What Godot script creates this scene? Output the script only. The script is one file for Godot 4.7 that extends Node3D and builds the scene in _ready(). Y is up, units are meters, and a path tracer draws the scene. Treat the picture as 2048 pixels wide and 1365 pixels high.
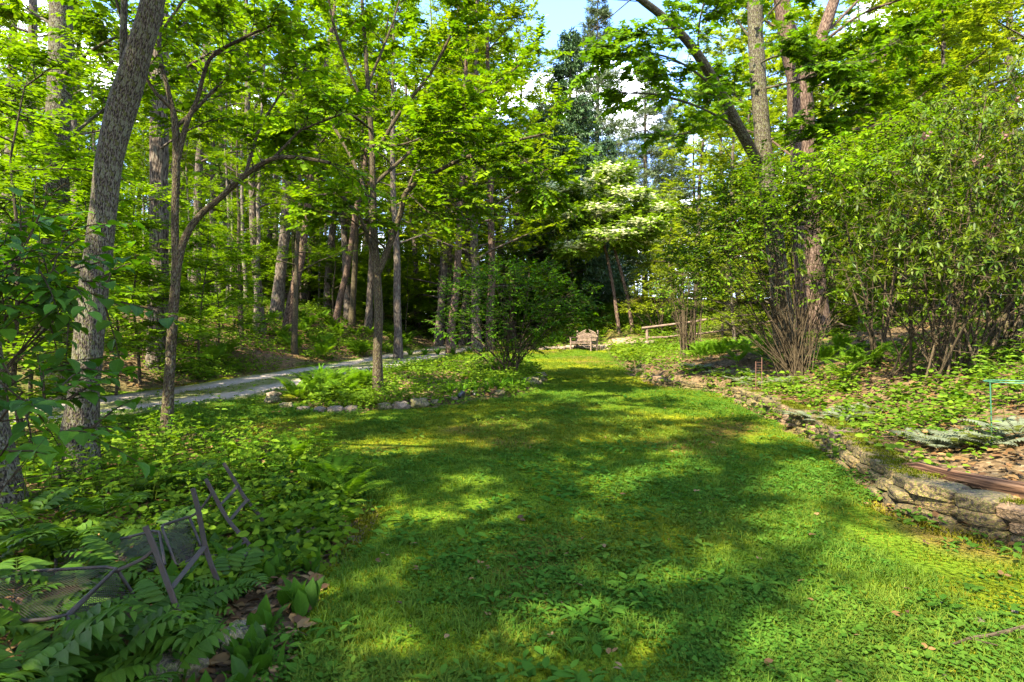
extends Node3D
# A woodland garden: mossy lawn between a stone wall and a planted island, gravel drive, bench, fence, overturned chairs.

const FOCAL := 1136.0   # focal length in pixels of the 2048 x 1365 photograph
const EYE := 1.6
const SUN_AZ := 0.66    # the sun's rays travel forward and to +x
const SUN_EL := 0.84
var sun_ray := Vector3.ZERO
var rng := RandomNumberGenerator.new()
var noise := FastNoiseLite.new()
var mat := {}
var taken := {}
var gap_from := Vector3.ZERO
var moss_on_wall := PackedVector3Array()

# ---------------------------------------------------------------- places (x, distance ahead)
var wall_line := PackedVector2Array([Vector2(5.4, 0.6), Vector2(4.2, 2.9), Vector2(3.54, 3.93), Vector2(3.2, 4.74), Vector2(3.55, 6.1), Vector2(3.87, 7.02), Vector2(4.07, 8.08), Vector2(4.16, 9.83), Vector2(4.24, 10.64), Vector2(4.46, 11.89), Vector2(3.44, 13.18), Vector2(3.49, 16.1), Vector2(3.9, 20.0), Vector2(4.6, 26.0)])
var road_line := PackedVector2Array([Vector2(-22, 2.5), Vector2(-13, 6.3), Vector2(-8.6, 8.7), Vector2(-6.5, 11.7), Vector2(-5.6, 15.7), Vector2(-4.6, 21.3), Vector2(-3.4, 28), Vector2(-1.85, 34.6), Vector2(2, 40), Vector2(8, 43.5), Vector2(18, 45), Vector2(40, 46)])
var island := PackedVector2Array([Vector2(-4.3, 11.3), Vector2(-3.6, 9.94), Vector2(-2.69, 9.42), Vector2(-1.15, 10.41), Vector2(0.27, 11.79), Vector2(0.8, 14.0), Vector2(0.86, 16.1), Vector2(0.69, 19.5), Vector2(-0.4, 22.5), Vector2(-2.0, 22.0), Vector2(-3.3, 18.0), Vector2(-4.0, 14.4)])
var lawn := PackedVector2Array([Vector2(-1.2, -4), Vector2(-0.95, 1.2), Vector2(-0.98, 2.5), Vector2(-1.09, 3.23), Vector2(-1.26, 4.4), Vector2(-1.41, 5.63), Vector2(-2.58, 6.92), Vector2(-4.31, 8.2), Vector2(-6.4, 8.6), Vector2(-9, 7.6), Vector2(-14, 5.0), Vector2(-14.6, 7.6), Vector2(-9.6, 10.6), Vector2(-7.9, 12.6), Vector2(-7.2, 16.3), Vector2(-6.2, 21.8), Vector2(-4.7, 28.4), Vector2(-3.1, 35), Vector2(-0.8, 35), Vector2(-1.0, 31), Vector2(0.8, 28.2), Vector2(2.2, 27.6), Vector2(4.6, 27.2), Vector2(4.5, 26), Vector2(3.8, 20.0), Vector2(3.4, 16.1), Vector2(3.36, 13.1), Vector2(4.36, 11.9), Vector2(4.14, 10.64), Vector2(4.06, 9.83), Vector2(3.97, 8.08), Vector2(3.77, 7.02), Vector2(3.45, 6.1), Vector2(3.1, 4.74), Vector2(3.44, 3.93), Vector2(4.1, 2.8), Vector2(5.3, 0.5), Vector2(5.5, -4)])
# places on the ground where crowns are cut open towards the sun to let light fall (x, distance, half width, half depth)
var sunny := [[-1.35, 7.1, 1.0, .5], [-.3, 8.7, .9, .5], [-3.3, 10.0, 1.5, .6], [1.0, 11.9, .6, .5], [1.75, 8.8, .9, .35], [3.1, 9.3, .8, .5], [3.2, 7.6, .6, .5], [2.9, 6.0, .7, .5], [2.8, 5.0, .6, .4], [-.8, 4.6, .4, .2], [1.9, 17, 1.6, 1.0], [3.3, 14.6, .8, .6], [2.6, 3.4, 1.2, .7], [2.0, 2.6, 1.3, .5], [1.0, 2.4, .5, .2], [-.2, 3.9, .4, .15], [1.9, 4.4, .5, .2], [-.4, 2.6, .3, .15], [-2.6, 5.9, .8, .4], [-2.2, 4.2, .4, .3], [.3, 3.0, .35, .12], [1.3, 5.6, .3, .15], [.2, 6.3, .5, .15], [.6, 4.6, .25, .1], [-1.0, 3.2, .3, .2], [4.5, 27, 4, 3.5], [9, 26, 6, 6], [4.9, 5.4, 1.4, 1.0], [5.6, 7.6, 1.6, .9], [6.2, 10, 1.2, 1.0], [-3.6, 6.9, 1.3, .6], [-6.5, 13.5, 1.2, 1.6], [-5, 21, 1.4, 2.5], [-8.5, 28, 4, 5], [-13, 20, 3, 4], [-16, 32, 5, 6], [-3, 36, 3, 4], [.9, 3.7, .5, .15]]

func seg_side(p: Vector2, line: PackedVector2Array) -> float:   # signed distance from a polyline, positive on the side away from -x
	var best := 1e9
	var side := 1.0
	for k in line.size() - 1:
		var a := line[k]
		var ab := line[k + 1] - a
		var q := a + ab * clampf((p - a).dot(ab) / ab.length_squared(), 0, 1)
		var dd := p.distance_squared_to(q)
		if dd < best:
			best = dd
			side = signf(ab.x * (p.y - a.y) - ab.y * (p.x - a.x))
	return sqrt(best) * (-side)

func poly_in(p: Vector2, poly: PackedVector2Array) -> float:    # signed distance inside a polygon
	var best := 1e9
	for k in poly.size():
		var a := poly[k]
		var ab := poly[(k + 1) % poly.size()] - a
		best = minf(best, p.distance_squared_to(a + ab * clampf((p - a).dot(ab) / ab.length_squared(), 0, 1)))
	return sqrt(best) * (1.0 if Geometry2D.is_point_in_polygon(p, poly) else -1.0)

func ground_exact(x: float, d: float) -> float:
	var p := Vector2(x, d)
	var h := 0.04 * minf(d, 34) + 0.01 * maxf(d - 34, 0)
	h += 0.03 * noise.get_noise_2d(x * 9, d * 9) + 0.06 * noise.get_noise_2d(x * 2.5 + 50, d * 2.5) * smoothstep(2, 8, absf(x))
	var near := 1.0 - smoothstep(7, 23, d)
	if x > 0:
		var w := seg_side(p, wall_line)
		if w > 0:
			h += (0.27 * smoothstep(0.0, 0.22, w)) * (1.0 - smoothstep(16, 19, d))
			var run := minf(w, 9.0)
			h += (0.28 * near * maxf(run - .3, 0) * smoothstep(0, 2.0, w) + 0.07 * (1 - near) * run)
	h += 0.15 * clampf(d - 26.5, 0, 11) * smoothstep(0, 4, x)
	if d > -10:
		var r := -seg_side(p, road_line)
		if r > 1.5:
			h += 0.3 * minf(r - 1.5, 7.0) + 0.09 * clampf(r - 8.5, 0, 30) + 0.15 * noise.get_noise_2d(x * 3, d * 3) * smoothstep(1.5, 4, r)
	var isl := poly_in(p, island)
	if isl > 0 and d < 24 and d > 8:
		h += 0.1 * smoothstep(0, 0.5, isl)
	return h

var grid := PackedFloat32Array()
const GX0 := -30.0
const GD0 := -12.0
const GS := 0.25
const GNX := 240
const GND := 260
func gh(x: float, d: float) -> float:
	var fx := clampf((x - GX0) / GS, 0, GNX - 1.001)
	var fd := clampf((d - GD0) / GS, 0, GND - 1.001)
	var i := int(fx)
	var j := int(fd)
	fx -= i
	fd -= j
	var o := j * GNX + i
	return lerpf(lerpf(grid[o], grid[o + 1], fx), lerpf(grid[o + GNX], grid[o + GNX + 1], fx), fd)

func at(px: float, py: float, d: float) -> Vector3:
	return Vector3((px - 1024.0) / FOCAL * d, EYE - (py - 682.5) / FOCAL * d, -d)
func on(x: float, d: float, up := 0.0) -> Vector3:
	return Vector3(x, gh(x, d) + up, -d)
func foot(px: float, d: float, up := 0.0) -> Vector3:
	return on((px - 1024.0) / FOCAL * d, d, up)
func path3(a: Array, d0: float) -> PackedVector3Array:   # points of a stem, each [x, y] or [x, y, distance]
	var o := PackedVector3Array()
	for q in a:
		o.append(at(q[0], q[1], q[2] if q.size() > 2 else d0))
	return o
func sunlit(p: Vector3) -> bool:
	var t := (p.y - 0.04 * (-p.z)) / (-sun_ray.y - 0.04 * (-sun_ray.z) * -1.0)
	var q := p + sun_ray * t
	for s in sunny:
		var ex: float = (q.x - s[0]) / s[2]
		var ed: float = (-q.z - s[1]) / s[3]
		if ex * ex + ed * ed < 1.0:
			return true
	return noise.get_noise_2d(q.x * 55, q.z * 55) > .2   # small openings put into the crowns to dapple their shadow

# ---------------------------------------------------------------- mesh building
class Shape:
	var v := PackedVector3Array()
	var n := PackedVector3Array()
	var c := PackedColorArray()
	var u := PackedVector2Array()
	var i := PackedInt32Array()
	func mesh(m: Material) -> ArrayMesh:
		var a := []
		a.resize(Mesh.ARRAY_MAX)
		a[Mesh.ARRAY_VERTEX] = v
		a[Mesh.ARRAY_NORMAL] = n
		if c.size() == v.size():
			a[Mesh.ARRAY_COLOR] = c
		if u.size() == v.size():
			a[Mesh.ARRAY_TEX_UV] = u
		a[Mesh.ARRAY_INDEX] = i
		var o := ArrayMesh.new()
		o.add_surface_from_arrays(Mesh.PRIMITIVE_TRIANGLES, a)
		o.surface_set_material(0, m)
		return o
	func put(p: Vector3, nn: Vector3, col: Color) -> void:
		v.append(p); n.append(nn); c.append(col)
	func tri(a: int, b: int, d: int) -> void:
		i.append(a); i.append(b); i.append(d)
	# leaf kinds. a: base to tip (full length), s: half width, up: unit normal; a x s points along up
	func leaf2(p: Vector3, a: Vector3, s: Vector3, up: Vector3, col: Color) -> void:
		var b := v.size()
		var m := p + a * .42 + up * (s.length() * .25)
		put(p, up, col); put(m + s, (up - s.normalized() * .25).normalized(), col); put(p + a, up, col); put(m - s, (up + s.normalized() * .25).normalized(), col)
		tri(b, b + 1, b + 2); tri(b, b + 2, b + 3)
	func leaf4(p: Vector3, a: Vector3, s: Vector3, up: Vector3, col: Color) -> void:
		var b := v.size()
		var l := a.length()
		var sn := s.normalized() * .3
		put(p, up, col)
		put(p + a * .28 + s * .85 + up * l * .05, (up - sn).normalized(), col); put(p + a * .28 - s * .85 + up * l * .05, (up + sn).normalized(), col)
		put(p + a * .62 + s * .8 + up * l * .04, (up - sn).normalized(), col); put(p + a * .62 - s * .8 + up * l * .04, (up + sn).normalized(), col)
		put(p + a - up * l * .1, up, col)
		tri(b, b + 1, b + 2); tri(b + 2, b + 1, b + 3); tri(b + 2, b + 3, b + 4); tri(b + 4, b + 3, b + 5)
	func leaf8(p: Vector3, a: Vector3, s: Vector3, up: Vector3, col: Color) -> void:   # folded along the rib, arched, pointed
		var b := v.size()
		var l := a.length()
		var w := [0.0, .72, 1.0, .68, 0.0]
		var t := [0.0, .18, .42, .74, 1.0]
		var y := [0.0, .05, .06, .02, -.1]
		var sn := s.normalized() * .4
		for k in 5:
			var m: Vector3 = p + a * t[k] + up * (l * y[k])
			var e: Vector3 = s * w[k]
			var lift: Vector3 = up * (s.length() * w[k] * .3)
			put(m, up, col); put(m + e + lift, (up - sn).normalized(), col); put(m - e + lift, (up + sn).normalized(), col)
			u.append(Vector2(.5, t[k])); u.append(Vector2(.5 + .5 * w[k], t[k])); u.append(Vector2(.5 - .5 * w[k], t[k]))
		for k in 4:
			var o := b + 3 * k
			tri(o, o + 1, o + 4); tri(o, o + 4, o + 3); tri(o, o + 3, o + 2); tri(o + 2, o + 3, o + 5)
	func maple(p: Vector3, a: Vector3, s: Vector3, up: Vector3, col: Color) -> void:
		var b := v.size()
		put(p + a * .35, up, col)
		var pts := [[0.0, .12], [-.05, .55], [.28, .5], [.42, 1.0], [.55, .45], [1.0, 0.0], [.55, -.45], [.42, -1.0], [.28, -.5], [-.05, -.55], [0.0, -.12]]
		var l := a.length()
		for q in pts:
			var far: float = absf(q[1]) * .12 + maxf(q[0] - .4, 0.0) * .14
			put(p + a * q[0] + s * q[1] - up * l * far, up, col)
		for k in 10:
			tri(b, b + 1 + k, b + 2 + k)
	func tube(pts: PackedVector3Array, rad: PackedFloat32Array, sides: int, col: Color, rough := 0.0, vs := 1.0) -> void:
		var b := v.size()
		var k := pts.size()
		var t := (pts[1] - pts[0]).normalized()
		var x := t.cross(Vector3(.31, .2, .93)).normalized()
		var run := 0.0
		var turns := maxf(1.0, roundf(rad[0] * TAU / .5))
		for j in k:
			var tn := (pts[mini(j + 1, k - 1)] - pts[maxi(j - 1, 0)]).normalized()
			x = (x - tn * x.dot(tn)).normalized()
			var y := tn.cross(x)
			if j > 0:
				run += pts[j].distance_to(pts[j - 1])
			for q in sides + 1:
				var an := TAU * q / sides
				var o := x * cos(an) + y * sin(an)
				var r := rad[j]
				if rough > 0:
					r *= 1.0 + rough * (sin(an * 3 + run * 5.1) * .5 + sin(an * 2 - run * 3.3 + 1.0) * .6 + sin(run * 11.0 + an) * .35)
				v.append(pts[j] + o * r); n.append(o); c.append(col); u.append(Vector2(turns * q / sides, run * vs))
		for j in k - 1:
			for q in sides:
				var o := b + j * (sides + 1) + q
				tri(o, o + sides + 1, o + 1); tri(o + 1, o + sides + 1, o + sides + 2)
	func cap(at_ring: int, sides: int, mid: Vector3, nn: Vector3, col: Color) -> void:   # closes a tube's end ring
		var b := v.size()
		v.append(mid); n.append(nn); c.append(col); u.append(Vector2.ZERO)
		for q in sides:
			v.append(v[at_ring + q]); n.append(nn); c.append(col); u.append(Vector2.ZERO)
		for q in sides:
			var e := b + 1 + q
			var f := b + 1 + (q + 1) % sides
			if (v[f] - mid).cross(v[e] - mid).dot(nn) > 0:
				tri(b, e, f)
			else:
				tri(b, f, e)
	func box(m: Vector3, size: Vector3, bs: Basis, col: Color, bevel := 0.0) -> void:
		var h := size * .5
		for ax in 3:
			for sg in [-1.0, 1.0]:
				var nn := Vector3.ZERO
				nn[ax] = sg
				var e := Vector3.ZERO
				var f := Vector3.ZERO
				var ea := (ax + 1) % 3
				var fa := (ax + 2) % 3
				e[ea] = h[ea] - bevel
				f[fa] = h[fa] - bevel
				var b := v.size()
				var o: Vector3 = nn * h[ax]
				for q in [-e - f, e - f, e + f, -e + f]:
					v.append(m + bs * (o + q)); n.append(bs * nn); c.append(col); u.append(Vector2(q[ea] + q[fa] * .3, q[fa]) * 2)
				if sg < 0:
					tri(b, b + 1, b + 2); tri(b, b + 2, b + 3)
				else:
					tri(b, b + 2, b + 1); tri(b, b + 3, b + 2)
		if bevel > 0:
			for a1 in 3:
				var a2 := (a1 + 1) % 3
				var a3 := (a1 + 2) % 3
				for s1 in [-1.0, 1.0]:
					for s2 in [-1.0, 1.0]:
						var p1 := Vector3.ZERO
						p1[a1] = s1 * h[a1]; p1[a2] = s2 * (h[a2] - bevel)
						var p2 := Vector3.ZERO
						p2[a1] = s1 * (h[a1] - bevel); p2[a2] = s2 * h[a2]
						var l := Vector3.ZERO
						l[a3] = h[a3] - bevel
						var nn := Vector3.ZERO
						nn[a1] = s1; nn[a2] = s2
						nn = nn.normalized()
						var b := v.size()
						for q in [p1 - l, p2 - l, p2 + l, p1 + l]:
							v.append(m + bs * q); n.append(bs * nn); c.append(col); u.append(Vector2(q[a3], .1))
						var g := (p2 + l - p1 + l).cross(p2 - p1)
						if g.dot(nn) > 0:
							tri(b, b + 1, b + 2); tri(b, b + 2, b + 3)
						else:
							tri(b, b + 2, b + 1); tri(b, b + 3, b + 2)

class Spec:      # how a kind of plant carries its leaves
	var leaf := .1
	var wide := .3        # half width over length
	var kind := 1         # 0 cheap, 1 simple, 2 maple, 3 whorl of long leaves, 4 folded large leaf, 5 needles
	var per := 8          # leaves on a twig
	var twig := .35
	var a := Color(.07, .15, .01)
	var b := Color(.12, .2, .0125)
	var tilt := .45
	var droop := .15
	var rise := .1
	var wood := true
	var gaps := false

func rf(a: float, b: float) -> float:
	return rng.randf_range(a, b)
func rv() -> Vector3:
	return Vector3(rng.randf() - .5, rng.randf() - .5, rng.randf() - .5) * 2.0
var tone := 1.0
var hue := .5
func leaf_color(s: Spec) -> Color:
	var c := s.a.lerp(s.b, clampf(hue + rf(-.35, .35), 0, 1))
	var k := rf(.8, 1.2) * tone
	return Color(c.r * k, c.g * k, c.b * k)

func one_leaf(l: Shape, s: Spec, p: Vector3, dir: Vector3, up0: Vector3, len: float) -> void:
	var a := dir.normalized()
	var sd := up0.cross(a)
	if sd.length_squared() < .01:
		sd = a.cross(Vector3(.3, .1, .9))
	sd = sd.normalized()
	var up := a.cross(sd)
	var col := leaf_color(s)
	match s.kind:
		0: l.leaf2(p, a * len, sd * len * s.wide, up, col)
		2: l.maple(p, a * len, sd * len * s.wide, up, col)
		4: l.leaf8(p, a * len, sd * len * s.wide, up, col)
		_: l.leaf4(p, a * len, sd * len * s.wide, up, col)

func twig(w: Shape, l: Shape, p: Vector3, dir: Vector3, s: Spec) -> void:
	if s.gaps and sunlit(p + gap_from):
		return
	tone = rf(.72, 1.28)
	hue = rng.randf()
	var len := s.twig * rf(.7, 1.3)
	var d := dir.normalized()
	if s.kind == 3:       # a rosette at the twig's end
		var e := p + d * len
		if s.wood:
			w.tube(PackedVector3Array([p, e]), PackedFloat32Array([.006, .004]), 3, Color.WHITE)
		var x := d.cross(Vector3(.2, .9, .4)).normalized()
		for k in s.per:
			var o := x.rotated(d, TAU * k / s.per + rf(-.25, .25))
			one_leaf(l, s, e - d * rf(0, .04), o + d * rf(-.1, .6) + Vector3(0, rf(-.1, .25) - s.droop, 0), d * .35 + Vector3(0, 1, 0) + rv() * .25, s.leaf * rf(.75, 1.2))
		return
	if s.kind == 5:
		for k in s.per:
			var t := (k + .5) / s.per
			var q := p + d * len * t
			one_leaf(l, s, q, d * rf(.5, 1.0) + rv() * .8 + Vector3(0, -s.droop, 0), Vector3.UP + rv() * .8, s.leaf * rf(.7, 1.2))
		return
	var side := d.cross(Vector3.UP)
	side = side.normalized() if side.length_squared() > .01 else Vector3(1, 0, 0)
	if s.wood:
		w.tube(PackedVector3Array([p, p + d * len * .5, p + d * len + Vector3(0, -len * s.droop * .5, 0)]), PackedFloat32Array([.006, .004, .002]), 3, Color.WHITE)
	for k in s.per:
		var t := (k + .7) / s.per
		var q := p + d * len * t + Vector3(0, -len * s.droop * .5 * t * t, 0)
		var dir2 := d * rf(.3, .9) + side * ((1.0 if k % 2 else -1.0) * rf(.5, 1.1)) + Vector3(0, rf(-.35, .1) - s.droop, 0)
		one_leaf(l, s, q, dir2, Vector3.UP + rv() * s.tilt, s.leaf * rf(.65, 1.2))

func limb(w: Shape, l: Shape, pts: PackedVector3Array, r0: float, r1: float, subs: int, sub_len: float, twigs: int, s: Spec, from := .3, sides := 6) -> void:
	var rad := PackedFloat32Array()
	for k in pts.size():
		rad.append(lerpf(r0, r1, float(k) / (pts.size() - 1)))
	w.tube(pts, rad, sides, Color.WHITE, .06)
	for k in subs:
		var t := lerpf(from, 1.0, (k + rng.randf()) / subs) * (pts.size() - 1)
		var j := mini(int(t), pts.size() - 2)
		var p := pts[j].lerp(pts[j + 1], t - j)
		var d := (pts[j + 1] - pts[j]).normalized()
		var side := d.cross(Vector3.UP)
		side = (side.normalized() if side.length_squared() > .02 else Vector3(1, 0, 0).rotated(Vector3.UP, rf(0, TAU)))
		if absf(d.y) > .8:
			side = side.rotated(Vector3.UP, rf(0, TAU))
		var sd := (d * rf(.2, .9) + side * (1.0 if k % 2 else -1.0) * rf(.5, 1.0) + Vector3(0, rf(-.1, .35) + s.rise, 0)).normalized()
		spray(w, l, p, sd, sub_len * rf(.6, 1.25) * (1.15 - .5 * t / (pts.size() - 1)), maxf(r1 * .7, .008), twigs, s)

func spray(w: Shape, l: Shape, p: Vector3, sd: Vector3, len: float, r: float, twigs: int, s: Spec) -> void:
	var e := PackedVector3Array([p])
	var d := sd
	for k in 3:
		d = (d + rv() * .25 + Vector3(0, -.06 * s.droop, 0)).normalized()
		e.append(e[k] + d * len / 3)
	w.tube(e, PackedFloat32Array([r, r * .75, r * .5, r * .25]), 4 if r > .015 else 3, Color.WHITE)
	for k in twigs:
		var t := rf(.25, 1.0) * 3
		var j := mini(int(t), 2)
		var q := e[j].lerp(e[j + 1], t - j)
		var dd := (e[j + 1] - e[j]).normalized()
		var side := dd.cross(Vector3.UP).normalized()
		twig(w, l, q, dd * rf(.3, 1.0) + side * rf(-1, 1) + Vector3(0, rf(-.3, .35), 0), s)

# ---------------------------------------------------------------- objects
func numbered(called: String) -> String:
	if not taken.has(called):
		taken[called] = 0
		return called
	taken[called] += 1
	return "%s_%03d" % [called, taken[called]]
func tag(o: Node3D, label: String, category: String, group := "", kind := "") -> Node3D:
	o.set_meta("label", label)
	if category: o.set_meta("category", category)
	if group: o.set_meta("group", group)
	if kind: o.set_meta("kind", kind)
	return o
func thing(called: String, label: String, category: String, where := Vector3.ZERO, group := "") -> Node3D:
	var o := Node3D.new()
	o.name = numbered(called)
	add_child(o)
	o.position = where
	return tag(o, label, category, group)
func part(called: String, m: Mesh, parent: Node3D, kind := "") -> MeshInstance3D:
	var o := MeshInstance3D.new()
	o.mesh = m
	o.name = called
	parent.add_child(o, true)
	if kind: o.set_meta("kind", kind)
	return o
func plant(o: Node3D, where: Vector3, turn: float, size: float, label := "", tip := 0.0) -> Node3D:   # the first time places the thing itself, then copies of it
	var c := o
	if o.has_meta("placed"):
		c = o.duplicate()
		c.name = numbered(String(o.name).rstrip("_0123456789"))
		add_child(c)
	o.set_meta("placed", true)
	c.transform = Transform3D(Basis(Vector3.UP, turn) * Basis(Vector3.RIGHT, tip) * Basis.from_scale(Vector3.ONE * size), where)
	if label: c.set_meta("label", label)
	return c
func structure(called: String, m: Mesh, label: String) -> MeshInstance3D:
	var o := MeshInstance3D.new()
	o.mesh = m
	o.name = called
	add_child(o, true)
	tag(o, label, called.replace("_", " "), "", "structure")
	return o
func many(called: String, m: Mesh, places: Array, cols: PackedColorArray, label: String, category: String) -> void:
	var mm := MultiMesh.new()
	mm.transform_format = MultiMesh.TRANSFORM_3D
	mm.use_colors = true
	mm.mesh = m
	mm.instance_count = places.size()
	var buf := PackedFloat32Array()
	buf.resize(places.size() * 16)
	var o := 0
	for k in places.size():
		var t: Transform3D = places[k]
		var b := t.basis
		buf[o] = b.x.x; buf[o + 1] = b.y.x; buf[o + 2] = b.z.x; buf[o + 3] = t.origin.x
		buf[o + 4] = b.x.y; buf[o + 5] = b.y.y; buf[o + 6] = b.z.y; buf[o + 7] = t.origin.y
		buf[o + 8] = b.x.z; buf[o + 9] = b.y.z; buf[o + 10] = b.z.z; buf[o + 11] = t.origin.z
		buf[o + 12] = cols[k].r; buf[o + 13] = cols[k].g; buf[o + 14] = cols[k].b; buf[o + 15] = 1
		o += 16
	mm.buffer = buf
	var n := MultiMeshInstance3D.new()
	n.multimesh = mm
	n.name = numbered(called)
	add_child(n, true)
	tag(n, label, category, "", "stuff")

# ---------------------------------------------------------------- materials
func lin(r: float, g: float, b: float) -> Color:
	return Color(r, g, b).linear_to_srgb()
func ramp(stops: Array) -> Gradient:
	var g := Gradient.new()
	var o := PackedFloat32Array()
	var c := PackedColorArray()
	for s in stops:
		o.append(s[0]); c.append(lin(s[1], s[2], s[3]))
	g.offsets = o
	g.colors = c
	return g
func noise_tex(kind: int, freq: float, sd: int, stops: Array, size := 512, oct := 4) -> NoiseTexture2D:
	var f := FastNoiseLite.new()
	f.noise_type = kind
	f.frequency = freq
	f.seed = sd
	f.fractal_octaves = oct
	if kind == FastNoiseLite.TYPE_CELLULAR:
		f.cellular_return_type = FastNoiseLite.RETURN_CELL_VALUE
		f.fractal_type = FastNoiseLite.FRACTAL_NONE
		f.domain_warp_enabled = true
		f.domain_warp_amplitude = 12
		f.domain_warp_frequency = .03
	var t := NoiseTexture2D.new()
	t.width = size
	t.height = size
	t.seamless = true
	t.noise = f
	if stops:
		t.color_ramp = ramp(stops)
	return t
func leaf_material(called: String, rough: float, through: Color, spec := .5) -> StandardMaterial3D:
	var m := StandardMaterial3D.new()
	m.resource_name = called
	m.vertex_color_use_as_albedo = true
	m.roughness = rough
	m.metallic_specular = spec
	m.cull_mode = BaseMaterial3D.CULL_DISABLED
	m.backlight_enabled = true
	m.backlight = through
	mat[called] = m
	return m
func plain(called: String, c: Color, rough: float, metal := 0.0) -> StandardMaterial3D:
	var m := StandardMaterial3D.new()
	m.resource_name = called
	m.albedo_color = c
	m.roughness = rough
	m.metallic = metal
	mat[called] = m
	return m
func bark(called: String, stops: Array, patches: Array, scale: Vector3, relief: float, sd: int) -> StandardMaterial3D:
	var m := StandardMaterial3D.new()
	m.resource_name = called
	var f := FastNoiseLite.new()
	f.seed = sd
	f.frequency = .035
	f.fractal_octaves = 4
	var g := FastNoiseLite.new()
	g.seed = sd + 7
	g.frequency = .012
	g.fractal_octaves = 5
	g.fractal_gain = .62
	var base := f.get_seamless_image(256, 256)
	var lich := g.get_seamless_image(256, 256)
	var gr := ramp(stops)
	var im := Image.create(256, 256, false, Image.FORMAT_RGB8)
	for y in 256:
		for x in 256:
			var c := gr.sample(base.get_pixel(x, y).r)
			var k := lich.get_pixel(x, y).r
			var k2 := lich.get_pixel((x + 97) % 256, (y * 3) % 256).r
			for p in patches:
				var q := k if p[0] == 0 else k2
				c = c.lerp(lin(p[2], p[3], p[4]), smoothstep(p[1], p[1] + .06, q) * p[5])
			im.set_pixel(x, y, c)
	m.albedo_texture = ImageTexture.create_from_image(im)
	m.roughness = .95
	m.metallic_specular = .25
	m.heightmap_enabled = true
	m.heightmap_scale = relief
	m.heightmap_texture = ImageTexture.create_from_image(base)
	m.uv1_scale = scale
	mat[called] = m
	return m

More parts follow.
